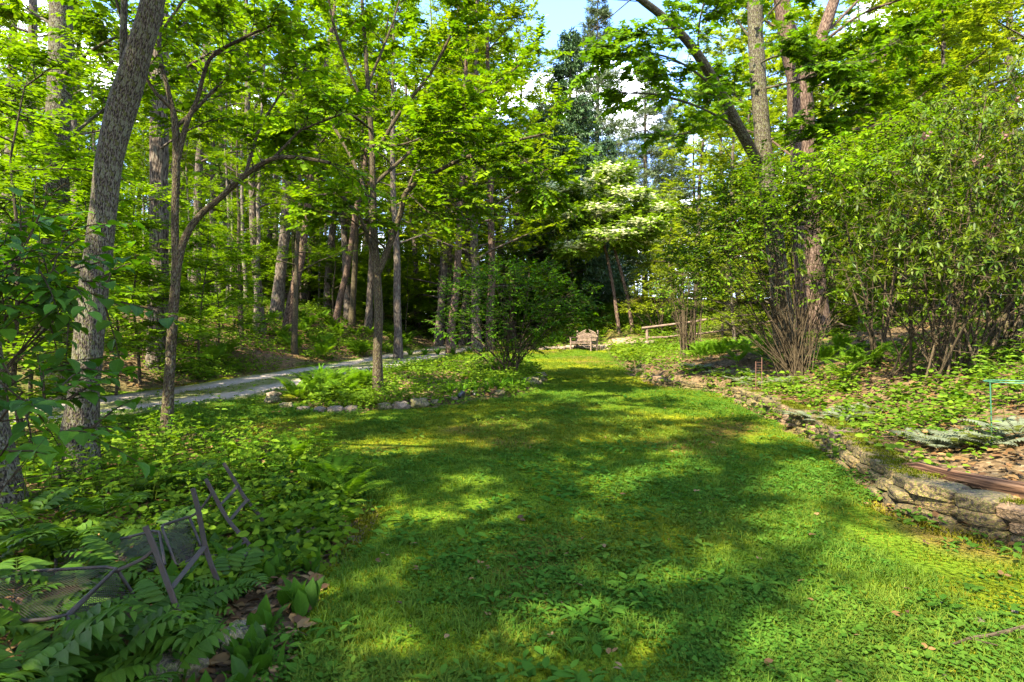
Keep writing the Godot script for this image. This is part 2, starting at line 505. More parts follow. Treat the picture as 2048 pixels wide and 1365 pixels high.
func make_materials() -> void:
	leaf_material("leaf", .62, Color(1, 1, .45), .14)
	leaf_material("glossy_leaf", .45, Color(1, 1, .3), .3)
	leaf_material("needle", .6, Color(.4, .45, .3), .4)
	leaf_material("ground_leaf", .7, Color(1, 1, .45), .1)
	var vl := leaf_material("veined_leaf", .55, Color(1, 1, .45), .3)
	var vim := Image.create(96, 128, false, Image.FORMAT_RGB8)
	var vn := FastNoiseLite.new()
	vn.seed = 3
	vn.frequency = .05
	for y in 128:
		for x in 96:
			var a := absf(x - 47.5) / 47.5
			var k := .78 + .16 * vn.get_noise_2d(x, y) + .1 * vn.get_noise_2d(x * 4.0, y * 4.0)
			k = lerpf(k, 1.0, exp(-pow(a * 47.5 / 2.0, 2)))
			var ph := fposmod(y / 128.0 * 8.0 - a * 1.5, 1.0)
			k = lerpf(k, .96, .7 * exp(-pow((ph - .5) / .07, 2)))
			vim.set_pixel(x, y, lin(k * (1.0 + .1 * vn.get_noise_2d(x + 300.0, y)), k, k * .9))
	vl.albedo_texture = ImageTexture.create_from_image(vim)
	leaf_material("petal", .6, Color(.8, .8, .7), .4)
	leaf_material("dead_leaf", .8, Color(.25, .2, .12), .3)
	bark("bark_lichen", [[0.25, .012, .01, .007], [.45, .035, .027, .018], [.6, .07, .057, .04], [.8, .12, .1, .075]], [[0, .59, .11, .112, .068, .85], [1, .64, .06, .065, .014, .8]], Vector3(2, 2.2, 1), 1.0, 3)
	bark("bark_brown", [[0.25, .015, .011, .007], [.45, .032, .022, .013], [.65, .062, .045, .028], [.85, .1, .076, .05]], [[0, .64, .12, .115, .075, .6], [1, .64, .06, .062, .012, .75]], Vector3(2, 2.0, 1), .8, 11)
	bark("bark_forest", [[0.25, .02, .015, .011], [.5, .065, .05, .035], [.8, .13, .105, .078]], [[0, .62, .13, .13, .09, .5]], Vector3(1, .5, 1), 1.4, 23)
	bark("bark_pale", [[0.25, .05, .04, .028], [.5, .11, .09, .066], [.8, .19, .16, .125]], [], Vector3(1, .7, 1), .8, 27)
	bark("bark_warm", [[0.25, .03, .018, .012], [.5, .07, .046, .03], [.8, .135, .095, .065]], [], Vector3(1, .6, 1), 1.4, 31)
	bark("twig_bark", [[0.25, .022, .016, .008], [.6, .06, .045, .024], [.85, .11, .085, .05]], [], Vector3(1, 1, 1), .3, 41)
	bark("old_wood", [[0.25, .05, .034, .022], [.5, .15, .105, .075], [.8, .25, .185, .14]], [[1, .7, .12, .12, .05, .5]], Vector3(2, .3, 1), .5, 51)
	bark("rotten_wood", [[0.25, .018, .009, .005], [.5, .07, .038, .02], [.8, .13, .078, .045]], [], Vector3(1, .2, 1), 2.0, 61)
	var m := StandardMaterial3D.new()
	m.resource_name = "stone"
	m.albedo_texture = noise_tex(FastNoiseLite.TYPE_SIMPLEX_SMOOTH, .012, 5, [[0.2, .035, .028, .02], [.38, .11, .08, .048], [.5, .2, .15, .095], [.62, .26, .2, .13], [.8, .13, .1, .065]], 512, 6)
	m.uv1_triplanar = true
	m.uv1_scale = Vector3(1.6, 1.6, 1.6)
	m.roughness = .9
	m.heightmap_enabled = true
	m.heightmap_scale = 1.2
	m.heightmap_texture = noise_tex(FastNoiseLite.TYPE_SIMPLEX_SMOOTH, .03, 6, [], 512, 5)
	mat["stone"] = m
	var mm: StandardMaterial3D = m.duplicate()
	mm.resource_name = "mossy_stone"
	mm.uv1_scale = Vector3(1.3, .5, .9)
	mm.albedo_texture = noise_tex(FastNoiseLite.TYPE_SIMPLEX_SMOOTH, .012, 15, [[0.25, .018, .013, .007], [.38, .06, .042, .022], [.43, .17, .125, .075], [.455, .07, .075, .009], [.53, .05, .065, .005], [.62, .12, .12, .01], [.65, .24, .185, .115], [.78, .1, .075, .045]], 512, 6)
	mat["mossy_stone"] = mm
	var g := StandardMaterial3D.new()
	g.resource_name = "leaf_litter"
	g.albedo_texture = noise_tex(FastNoiseLite.TYPE_CELLULAR, .05, 8, [[0, .028, .015, .007], [.25, .09, .046, .02], [.5, .15, .082, .04], [.7, .055, .03, .013], [.85, .2, .12, .065], [1, .11, .058, .027]], 1024)
	g.uv1_triplanar = true
	g.uv1_world_triplanar = true
	g.uv1_scale = Vector3(.55, .55, .55)
	g.roughness = .95
	g.metallic_specular = .2
	g.heightmap_enabled = true
	g.heightmap_scale = 2.0
	g.heightmap_texture = noise_tex(FastNoiseLite.TYPE_SIMPLEX_SMOOTH, .06, 9, [], 512, 4)
	g.vertex_color_use_as_albedo = true
	mat["leaf_litter"] = g
	var t := StandardMaterial3D.new()
	t.resource_name = "moss_turf"
	t.albedo_texture = noise_tex(FastNoiseLite.TYPE_SIMPLEX_SMOOTH, .03, 12, [[0.2, .32, .34, .3], [.42, .65, .7, .6], [.6, 1, 1, 1], [.85, .8, .72, .55]], 1024, 6)
	t.uv1_triplanar = true
	t.uv1_world_triplanar = true
	t.uv1_scale = Vector3(.6, .6, .6)
	t.roughness = .95
	t.metallic_specular = .05
	t.vertex_color_use_as_albedo = true
	t.heightmap_enabled = true
	t.heightmap_scale = 2.5
	t.heightmap_texture = noise_tex(FastNoiseLite.TYPE_SIMPLEX_SMOOTH, .07, 13, [], 512, 5)
	mat["moss_turf"] = t
	var r := StandardMaterial3D.new()
	r.resource_name = "gravel"
	r.albedo_texture = noise_tex(FastNoiseLite.TYPE_CELLULAR, .12, 18, [[0, .5, .5, .5], [.3, .9, .9, .88], [.6, .65, .64, .62], [1, 1, 1, 1]], 1024)
	r.uv1_triplanar = true
	r.uv1_world_triplanar = true
	r.uv1_scale = Vector3(.4, .4, .4)
	r.roughness = .95
	r.metallic_specular = .2
	r.vertex_color_use_as_albedo = true
	mat["gravel"] = r
	var ir := plain("iron", lin(.026, .018, .009), .7, .1)
	ir.albedo_texture = noise_tex(FastNoiseLite.TYPE_SIMPLEX_SMOOTH, .02, 71, [[.3, .75, .8, .85], [.55, 1, 1, 1], [.66, 1.0, .85, .7], [.78, 1.0, .5, .3]], 256, 5)
	ir.uv1_triplanar = true
	ir.uv1_scale = Vector3(2, 2, 2)
	plain("rust", lin(.09, .04, .022), .85)
	plain("green_wire", lin(.02, .09, .045), .5)
	plain("black_plastic", lin(.012, .012, .013), .45)

# ---------------------------------------------------------------- terrain
func sheet(xs: PackedFloat32Array, ds: PackedFloat32Array, height: Callable, color: Callable, keep = null) -> Shape:
	var s := Shape.new()
	var nx := xs.size()
	for d in ds:
		for x in xs:
			var h: float = height.call(x, d)
			s.v.append(Vector3(x, h, -d))
			s.c.append(color.call(x, d))
	for j in ds.size():
		for k in nx:
			var o := j * nx + k
			var ex := s.v[o + (1 if k < nx - 1 else 0)] - s.v[o - (1 if k > 0 else 0)]
			var ed := s.v[o + (nx if j < ds.size() - 1 else 0)] - s.v[o - (nx if j > 0 else 0)]
			s.n.append(ex.cross(ed).normalized())
	for j in ds.size() - 1:
		for k in nx - 1:
			var o := j * nx + k
			if keep != null and not keep.call(o, o + nx + 1):
				continue
			s.tri(o, o + nx, o + 1); s.tri(o + 1, o + nx, o + nx + 1)
	return s
func steps(list: Array) -> PackedFloat32Array:
	var o := PackedFloat32Array()
	for a in list:
		var x: float = a[0]
		while x < a[1] - .0001:
			o.append(x)
			x += a[2]
	o.append(list[-1][1])
	return o

func make_ground() -> void:
	grid.resize(GNX * GND)
	for j in GND:
		for k in GNX:
			grid[j * GNX + k] = ground_exact(GX0 + k * GS, GD0 + j * GS)
	var s := sheet(steps([[-400, -30, 37], [-30, 30, .25], [30, 400, 37]]), steps([[-200, -12, 23.5], [-12, 1, 1.0], [1, 52, .25], [52, 400, 29]]), func(x, d): return gh(x, d), func(x, d):
		var k := 1.0 + .5 * noise.get_noise_2d(x * 6, d * 6)
		var g := smoothstep(.0, .25, noise.get_noise_2d(x * 5 + 300, d * 5)) * .6
		g = maxf(g, smoothstep(18, 24, d) * smoothstep(3, 5, x) * (.75 + .25 * noise.get_noise_2d(x * 20, d * 20)))
		return Color(.8 * k * lerpf(1, .75, g), k * lerpf(1, 1.6, g), k * lerpf(1, .4, g)))
	structure("ground", s.mesh(mat.leaf_litter), "brown leaf litter and soil under the trees and in the planting beds")
	# the lawn: a skin of moss and turf that thins out at its edges
	var isl_f := func(x, d): return minf(poly_in(Vector2(x, d), lawn), -poly_in(Vector2(x, d), island))
	var inside := {}
	var xs := steps([[-15, -7, .4], [-7, 6, .2]])
	var ds := steps([[-4, 2, .5], [2, 20, .2], [20, 36, .4]])
	var edge := PackedFloat32Array()
	for d in ds:
		for x in xs:
			edge.append(isl_f.call(x, d) + .22 * noise.get_noise_2d(x * 40, d * 40) + .15 * noise.get_noise_2d(x * 90, d * 90))
	var cnt := [0]
	var l := sheet(xs, ds, func(x, d):
		var e := edge[cnt[0]]
		cnt[0] += 1
		return gh(x, d) + lerpf(-.06, .025, smoothstep(-.12, .12, e)), func(x, d): return lawn_color(x, d), func(a, b): return maxf(edge[a], edge[b]) > -.3)
	structure("lawn", l.mesh(mat.moss_turf), "mossy green lawn curving between the stone wall and the island bed")
	var pc := [0]
	var pxs := steps([[2.5, 8.2, .2]])
	var pds := steps([[25.4, 31, .2]])
	var pe := PackedFloat32Array()
	for d in pds:
		for x in pxs:
			pe.append(1.0 - pow((x - 5.2) / 2.0, 2) - pow((d - 28.2 - .25 * (x - 5.3)) / 1.1, 2) + .35 * noise.get_noise_2d(x * 30, d * 30))
	var bare := sheet(pxs, pds, func(x, d):
		var e := pe[pc[0]]
		pc[0] += 1
		return gh(x, d) + lerpf(-.06, .02, smoothstep(-.1, .5, e)), func(x, d): return Color(.27, .2, .13).lerp(Color(.15, .1, .06), clampf(.5 + noise.get_noise_2d(x * 40, d * 40), 0, 1)), func(a, b): return maxf(pe[a], pe[b]) > -.4)
	structure("path", bare.mesh(mat.gravel), "pale trodden earth path between the wooden bench and the fence end")
	# the drive: two gravel wheel tracks with a grassy strip between them
	var r := Shape.new()
	var run := 0.0
	var rows := 0
	var offs := [-1.6, -1.4, -1.2, -1.0, -.8, -.6, -.42, -.2, 0.0, .2, .42, .6, .8, 1.0, 1.2, 1.4, 1.6]
	for k in road_line.size() - 1:
		var a := road_line[k]
		var b := road_line[k + 1]
		var n := int(maxf(2, a.distance_to(b) / .4))
		for j in n:
			var t := float(j) / n
			var p0 := road_line[maxi(k - 1, 0)]
			var p3 := road_line[mini(k + 2, road_line.size() - 1)]
			var p := a.cubic_interpolate(b, p0, p3, t)
			var q := a.cubic_interpolate(b, p0, p3, t + .02)
			var dir := (q - p).normalized()
			var sd := Vector2(dir.y, -dir.x)
			for o in offs:
				var e: Vector2 = p + sd * (o + .1 * noise.get_noise_2d(p.x * 20 + o * 30, p.y * 20))
				var track: float = exp(-pow((absf(o) - .82) / .42, 2)) + .45 * noise.get_noise_2d(e.x * 25, e.y * 25)
				var y := gh(e.x, e.y) + (.05 - .02 * clampf(track, 0, 1) if absf(o) < 1.5 else -.06)
				r.v.append(Vector3(e.x, y, -e.y))
				r.n.append(Vector3.UP)
				var gr := Color(.27, .235, .19)
				var ts := Color(.13, .135, .05)
				r.c.append(ts.lerp(gr, smoothstep(.22, .7, track)))
			rows += 1
	for j in rows - 1:
		for k in offs.size() - 1:
			var o := j * offs.size() + k
			r.tri(o, o + offs.size(), o + 1); r.tri(o + 1, o + offs.size(), o + offs.size() + 1)
	structure("driveway", r.mesh(mat.gravel), "pale gravel wheel tracks with a grassy middle strip, leading into the wood")

func lawn_color(x: float, d: float) -> Color:
	var a := noise.get_noise_2d(x * 7 + 11, d * 7)
	var b := noise.get_noise_2d(x * 22, d * 22 + 90)
	var c := Color(.07, .115, .009).lerp(Color(.15, .165, .011), smoothstep(-.12, .3, a + .7 * b))
	var rust := smoothstep(.16, .42, noise.get_noise_2d(x * 14 + 70, d * 14 + 33) + .5 * exp(-pow((x + 1.9) / 1.0, 2) - pow((d - 6.6) / .6, 2)))
	c = c.lerp(Color(.13, .075, .028), rust * .75)
	return c

# ---------------------------------------------------------------- trees
func leafy(leaf: float, kind: int, per: int, tw: float, a: Color, b: Color) -> Spec:
	var s := Spec.new()
	s.leaf = leaf; s.kind = kind; s.per = per; s.twig = tw; s.a = a; s.b = b
	return s

func forest_tree(called: String, label: String, group: String, sd: int, height: float, r: float, first: float, limbs: int, reach: float, s: Spec, barkm: String) -> Node3D:
	rng.seed = sd
	var t := thing(called, label, "tree", Vector3.ZERO, group)
	var tr := Shape.new()
	var w := Shape.new()
	var l := Shape.new()
	var pts := PackedVector3Array()
	var rad := PackedFloat32Array()
	var p := Vector3(0, -.3, 0)
	var lean := Vector3(rf(-.05, .05), 1, rf(-.05, .05))
	for k in 12:
		var f := k / 11.0
		pts.append(p)
		rad.append(r * (1.0 - .85 * pow(f, 1.2)) * (1.35 if k == 0 else 1.0))
		p += (lean + Vector3(rf(-.06, .06), 0, rf(-.06, .06))).normalized() * height / 11.0
	tr.tube(pts, rad, 9, Color.WHITE, .05)
	part("trunk", tr.mesh(mat[barkm]), t)
	for k in limbs:
		var f := lerpf(first, .98, (k + rng.randf() * .6) / limbs)
		var j := mini(int(f * 11), 10)
		var q := pts[j].lerp(pts[j + 1], f * 11 - j)
		var az := k * 2.399 + rf(-.4, .4)
		var len := reach * (1.0 - .65 * pow((f - first) / (1 - first), 1.5)) * rf(.65, 1.15)
		var e := PackedVector3Array([q])
		var d := Vector3(cos(az), rf(.15, .6), sin(az)).normalized()
		for i in 4:
			e.append(e[i] + d * len / 4)
			d = (d + Vector3(rf(-.2, .2), rf(-.18, .15), rf(-.2, .2))).normalized()
		limb(w, l, e, maxf(.02, rad[j] * .35), .012, 11, len * .45, 5, s, .2, 4)
	part("branches", w.mesh(mat[barkm]), t, "stuff")
	part("crown", l.mesh(mat.leaf), t, "stuff")
	return t

func sapling(called: String, label: String, group: String, sd: int, height: float, s: Spec, first := .22, limbs := 11) -> Node3D:
	rng.seed = sd
	var t := thing(called, label, "sapling", Vector3.ZERO, group)
	var w := Shape.new()
	var l := Shape.new()
	var pts := PackedVector3Array()
	var p := Vector3(0, -.1, 0)
	var rad := PackedFloat32Array()
	for k in 6:
		pts.append(p)
		rad.append(.03 * height / 4.0 * (1.0 - .8 * k / 5.0))
		p += Vector3(rf(-.12, .12), 1, rf(-.12, .12)) * height / 5.5
	w.tube(pts, rad, 6, Color.WHITE, .05)
	part("stem", w.mesh(mat.bark_brown), t)
	w = Shape.new()
	for k in limbs:
		var f := lerpf(first, 1.0, k / (limbs - 1.0)) * 5
		var j := mini(int(f), 4)
		var q := pts[j].lerp(pts[j + 1], f - j)
		var az := k * 2.4 + rf(-.3, .3)
		var len := height * .34 * rf(.7, 1.2) * (1.1 - .5 * f / 5)
		var e := PackedVector3Array([q])
		var d := Vector3(cos(az), .25, sin(az)).normalized()
		for i in 3:
			e.append(e[i] + d * len / 3)
			d = (d + Vector3(rf(-.2, .2), rf(-.22, .02), rf(-.2, .2))).normalized()
		limb(w, l, e, .012, .006, 8, len * .45, 5, s, .15, 4)
	part("branches", w.mesh(mat.bark_brown), t, "stuff")
	part("foliage", l.mesh(mat.leaf), t, "stuff")
	return t

func conifer(called: String, label: String, sd: int, height: float, r: float, reach: float, s: Spec, airy: float, first: float) -> Node3D:
	rng.seed = sd
	var t := thing(called, label, "conifer", Vector3.ZERO)
	var tr := Shape.new()
	var w := Shape.new()
	var l := Shape.new()
	tr.tube(PackedVector3Array([Vector3(0, -.4, 0), Vector3(.05, height * .4, 0), Vector3(0, height * .75, .05), Vector3(0, height, 0)]), PackedFloat32Array([r, r * .7, r * .35, .02]), 8, Color.WHITE, .04)
	part("trunk", tr.mesh(mat.bark_forest), t)
	var y := height * first
	while y < height * .985:
		var f := (y - height * first) / (height * (1 - first))
		var n := 6
		for k in n:
			var az := rf(0, TAU)
			var len := reach * (1.0 - pow(f, 1.15)) * rf(.65, 1.15) + .3
			var e := PackedVector3Array([Vector3(0, y, 0)])
			var d := Vector3(cos(az), .15 if airy > .5 else -.05, sin(az)).normalized()
			for i in 4:
				e.append(e[i] + d * len / 4)
				d = (d + Vector3(0, -.1 if i < 2 else .16, 0)).normalized()
			limb(w, l, e, .035, .012, int(4 + len * 2.2), len * .28 + .15, 4, s, .15, 4)
		y += airy * rf(.75, 1.2)
	part("branches", w.mesh(mat.bark_forest), t, "stuff")
	part("crown", l.mesh(mat.needle), t, "stuff")
	return t

func hero_trunk(t: Node3D, pts: PackedVector3Array, rad: PackedFloat32Array, m: Material, called := "trunk", sides := 14) -> void:
	# a smooth curve through the points
	var p2 := PackedVector3Array()
	var r2 := PackedFloat32Array()
	for k in pts.size() - 1:
		for j in 4:
			var f := j / 4.0
			p2.append(pts[k].cubic_interpolate(pts[k + 1], pts[maxi(k - 1, 0)], pts[mini(k + 2, pts.size() - 1)], f))
			r2.append(lerpf(rad[k], rad[k + 1], f))
	p2.append(pts[-1])
	r2.append(rad[-1])
	for k in p2.size():
		p2[k] = p2[k] - t.position
	var s := Shape.new()
	s.tube(p2, r2, sides, Color.WHITE, .045)
	part(called, s.mesh(m), t)

func moved(pts: PackedVector3Array, by: Vector3) -> PackedVector3Array:
	var o := PackedVector3Array()
	for p in pts:
		o.append(p + by)
	return o

func hero_tree(called: String, label: String, d: float, trunk: Array, rad: Array, barkm: String, limbs: Array, s: Spec, leafm := "leaf") -> Node3D:
	# limbs: [points, r0, r1, subs, sub length, twigs, from]
	var pts := path3(trunk, d)
	var base := on(pts[0].x, -pts[0].z)
	pts[0].y = base.y - .15
	var t := thing(called, label, "tree", base)
	hero_trunk(t, pts, PackedFloat32Array(rad), mat[barkm])
	var l := Shape.new()
	var w := Shape.new()
	gap_from = base
	for q in limbs:
		var p := path3(q[0], d)
		var big: bool = q[1] > .02
		if big:
			hero_trunk(t, p, PackedFloat32Array(range(p.size()).map(func(k): return lerpf(q[1], q[2], float(k) / (p.size() - 1)))), mat[barkm], "limb", 9)
		if q[3] > 0:
			limb(w, l, moved(p, -base), q[1] * .5 if big else q[1], q[2] * .5 if big else q[2], q[3], q[4], q[5], s, q[6] if q.size() > 6 else .25)
		elif not big:
			w.tube(moved(p, -base), PackedFloat32Array(range(p.size()).map(func(k): return lerpf(q[1], q[2], float(k) / (p.size() - 1)))), 5, Color.WHITE)
	if w.v.size():
		part("branches", w.mesh(mat[barkm]), t, "stuff")
	if l.v.size():
		part("crown", l.mesh(mat[leafm]), t, "stuff")
	return t

# stems from one foot into leafy masses. blobs: [px, py, distance, radius, flatness]
func shrub(called: String, label: String, category: String, base: Vector3, blobs: Array, stems: int, stem_r: float, spread: float, twigs: int, s: Spec, woodm := "twig_bark", leafm := "leaf", bend := .35) -> Node3D:
	var t := thing(called, label, category, base)
	var l := Shape.new()
	var w := Shape.new()
	for k in stems:
		var b: Array = blobs[k % blobs.size()]
		var e: Vector3 = at(b[0], b[1], b[2]) - base + rv() * b[3] * .6 * Vector3(1, b[4], 1)
		var a := Vector3(rf(-1, 1), 0, rf(-1, 1)) * spread
		a.y = -.08
		var mid := a.lerp(e, .45)
		mid.y += e.y * bend * rf(.3, 1.0)
		mid += rv() * .12
		var pts := PackedVector3Array()
		for j in 7:
			var f := j / 6.0
			pts.append(a.lerp(mid, f).lerp(mid.lerp(e, f), f) + rv() * (.05 * f if j < 6 else .02))
		var r := stem_r * rf(.55, 1.15)
		var sh := Shape.new()
		sh.tube(pts, PackedFloat32Array([r * 1.1, r, r * .9, r * .78, r * .62, r * .45, r * .25]), 6, Color.WHITE, .06)
		part("stem", sh.mesh(mat[woodm]), t)
		for j in 6:
			var f := rf(1.2, 6.0)
			var i := mini(int(f), 5)
			var q := pts[i].lerp(pts[i + 1], f - i)
			var d: Vector3 = (e - a).normalized() * rf(.3, 1) + rv() * .9
			var len: float = rf(.35, .8) * (.4 + b[3])
			w.tube(PackedVector3Array([q, q + d.normalized() * len * .5, q + (d.normalized() + rv() * .3).normalized() * len]), PackedFloat32Array([r * .3, r * .22, r * .1]), 4, Color.WHITE)
	for b in blobs:
		var c := at(b[0], b[1], b[2]) - base
		var n := int(twigs * b[3] * b[3])
		for k in n:
			var o := rv()
			if o.length_squared() > 1:
				o = o.normalized() * rf(.6, 1.0)
			var dir := (o * Vector3(1, .6, 1) + rv() * .5 + Vector3(0, .1 + s.rise, 0)).normalized()
			var q: Vector3 = c + o * b[3] * Vector3(1, b[4], 1)
			twig(w, l, q, dir, s)
	if w.v.size():
		part("twigs", w.mesh(mat[woodm]), t, "stuff")
	part("foliage", l.mesh(mat[leafm]), t, "stuff")
	return t

# ---------------------------------------------------------------- small plants
func frond(len: float, pairs: int, pin: float, wide: float, start: float, elev: float, bend: float, kind: int, a: Color, b: Color, peak := .3) -> ArrayMesh:
	tone = 1.0
	hue = rng.randf()
	var s := Shape.new()
	var sp := leafy(pin, kind, 1, .1, a, b)
	sp.wide = wide
	var p := Vector3.ZERO
	var th := elev
	var n := pairs + 4
	var pts := PackedVector3Array([p])
	for k in n:
		var t := float(k) / n
		var d := Vector3(cos(th), sin(th), .04 * sin(t * 5.0))
		p += d * len / n
		pts.append(p)
		th -= bend / n * (.5 + t)
		if t > start:
			var u := (t - start) / (1 - start)
			var w := pin * (smoothstep(-.25, peak, u) if u < peak else 1.0 - pow((u - peak) / (1.0 - peak), 1.25)) + .008
			var up := Vector3(-sin(th), cos(th), 0)
			for sg in [-1.0, 1.0]:
				one_leaf(s, sp, p, Vector3(d.x * .35, d.y * .35 - .12, sg), up + rv() * .18, w * rf(.88, 1.1))
	one_leaf(s, sp, p, Vector3(cos(th), sin(th), 0), Vector3(-sin(th), cos(th), 0), pin * .3)
	var rad := PackedFloat32Array()
	for k in pts.size():
		rad.append(.0035 * (1.15 - float(k) / pts.size()))
	s.tube(pts, rad, 4, Color(a.r * 1.2, a.g * .9, a.b))
	if kind != 4:
		s.u = PackedVector2Array()
	return s.mesh(mat.veined_leaf if kind == 4 else mat.ground_leaf)

func fern(called: String, label: String, group: String, fronds: Array, count: int, open := 0.0) -> Node3D:
	var t := thing(called, label, "fern", Vector3.ZERO, group)
	for k in count:
		var f := part("frond", fronds[k % fronds.size()], t)
		f.transform = Transform3D(Basis(Vector3.UP, k * 2.4 + rf(-.3, .3)) * Basis(Vector3.BACK, rf(-.2, .25) - open) * Basis.from_scale(Vector3.ONE * rf(.75, 1.1)), Vector3(rf(-.02, .02), 0, rf(-.02, .02)))
	return t

func herb(called: String, label: String, group: String, height: float, nodes: int, leaf: float, wide: float, a: Color, b: Color, stems := 1, spread := .1, kind := 1) -> Node3D:
	var t := thing(called, label, "plant", Vector3.ZERO, group)
	var l := Shape.new()
	var sp := leafy(leaf, kind, 1, .1, a, b)
	sp.wide = wide
	for q in stems:
		var w := Shape.new()
		var p := Vector3(rf(-1, 1) * spread, -.02, rf(-1, 1) * spread)
		var d := Vector3(rf(-.15, .15), 1, rf(-.15, .15))
		var pts := PackedVector3Array([p])
		var h := height * rf(.75, 1.15)
		for k in nodes:
			d = (d + Vector3(rf(-.1, .1), 0, rf(-.1, .1))).normalized()
			p += d * h / nodes
			pts.append(p)
			if k < 1: continue
			var az := k * 1.9 + q
			tone = 1.0
			hue = rng.randf()
			var size := leaf * rf(.8, 1.1) * (1.0 - .35 * pow(float(k) / nodes, 3.0))
			for m in 2:
				var o := Vector3(cos(az + m * PI), rf(-.1, .35), sin(az + m * PI))
				one_leaf(l, sp, p, o, Vector3.UP + rv() * .55, size)
		for m in 4:
			one_leaf(l, sp, p, Vector3(cos(m * 1.57 + q), .7, sin(m * 1.57 + q)), Vector3.UP, leaf * .5)
		var rad := PackedFloat32Array()
		for k in pts.size():
			rad.append(.004 * (1.2 - float(k) / pts.size()))
		w.tube(pts, rad, 4, Color(.08, .12, .015))
		part("stem", w.mesh(mat.ground_leaf), t)
	part("foliage", l.mesh(mat.ground_leaf), t, "stuff")
	return t

func broad_clump(called: String, label: String, group: String, meshes: Array, count: int) -> Node3D:
	var t := thing(called, label, "plant", Vector3.ZERO, group)
	for k in count:
		var f := part("leaf", meshes[k % meshes.size()], t)
		f.transform = Transform3D(Basis(Vector3.UP, k * 2.4 + rf(-.5, .5)) * Basis(Vector3.BACK, rf(-.1, .45)) * Basis.from_scale(Vector3.ONE * rf(.75, 1.15)), Vector3(rf(-.08, .08), -.01, rf(-.08, .08)))
	return t

func strap_clump(called: String, label: String, group: String, n: int, len: float, a: Color, b: Color) -> Node3D:
	var t := thing(called, label, "plant", Vector3.ZERO, group)
	var l := Shape.new()
	for k in n:
		var az := rf(0, TAU)
		var o := Vector3(cos(az), 0, sin(az))
		var sd := Vector3(-sin(az), 0, cos(az))
		var p := o * rf(0, .06)
		var th := rf(1.1, 1.5)
		var c := a.lerp(b, rng.randf())
		var h := len * rf(.6, 1.15)
		var base := l.v.size()
		for j in 6:
			var w := .011 * (1.0 - pow(j / 5.0, 2.5)) + .0005
			var up := (o * -sin(th) + Vector3.UP * cos(th)).normalized()
			l.put(p + sd * w, up, c); l.put(p - sd * w, up, c)
			p += (o * cos(th) + Vector3.UP * sin(th)) * h / 5
			th -= rf(.25, .5)
		for j in 5:
			var e := base + j * 2
			l.tri(e, e + 1, e + 2); l.tri(e + 1, e + 3, e + 2)
	part("foliage", l.mesh(mat.ground_leaf), t, "stuff")
	return t

# ---------------------------------------------------------------- stones
func stone_mesh(sd: int, m: Material, block: float) -> ArrayMesh:   # a rough stone filling a unit box, on its base
	var st := SurfaceTool.new()
	st.begin(Mesh.PRIMITIVE_TRIANGLES)
	st.set_smooth_group(-1 if block > .9 else 0)
	var f := FastNoiseLite.new()
	f.seed = sd
	f.frequency = .9
	f.fractal_octaves = 3
	var n := 5 if block > .9 else 7
	for ax in 3:
		for sg in [-1.0, 1.0]:
			var pt := func(i: int, j: int) -> Vector3:
				var p := Vector3.ZERO
				p[ax] = sg
				p[(ax + 1) % 3] = -1.0 + 2.0 * i / n
				p[(ax + 2) % 3] = -1.0 + 2.0 * j / n
				var q := p.normalized()
				var e := pow(pow(absf(p.x), 9) + pow(absf(p.y), 9) + pow(absf(p.z), 9), 1.0 / 9.0)
				var c := p / e * .5
				var r := (q * .62).lerp(c * pow(1.0 / maxf(p.length() / 1.3, 1.0), .3), block)
				r *= 1.0 + (.34 - .26 * block) * f.get_noise_3dv(q * 1.3) + (.2 - .12 * block) * f.get_noise_3dv(q * 4.5 + Vector3.ONE * 9)
				return r
			for i in n:
				for j in n:
					var a: Vector3 = pt.call(i, j)
					var b: Vector3 = pt.call(i + 1, j)
					var c: Vector3 = pt.call(i + 1, j + 1)
					var d: Vector3 = pt.call(i, j + 1)
					for v in ([a, c, b, a, d, c] if sg > 0 else [a, b, c, a, c, d]):
						st.add_vertex(v)
	st.index()
	st.generate_normals()
	var o := st.commit()
	o.surface_set_material(0, m)
	return o

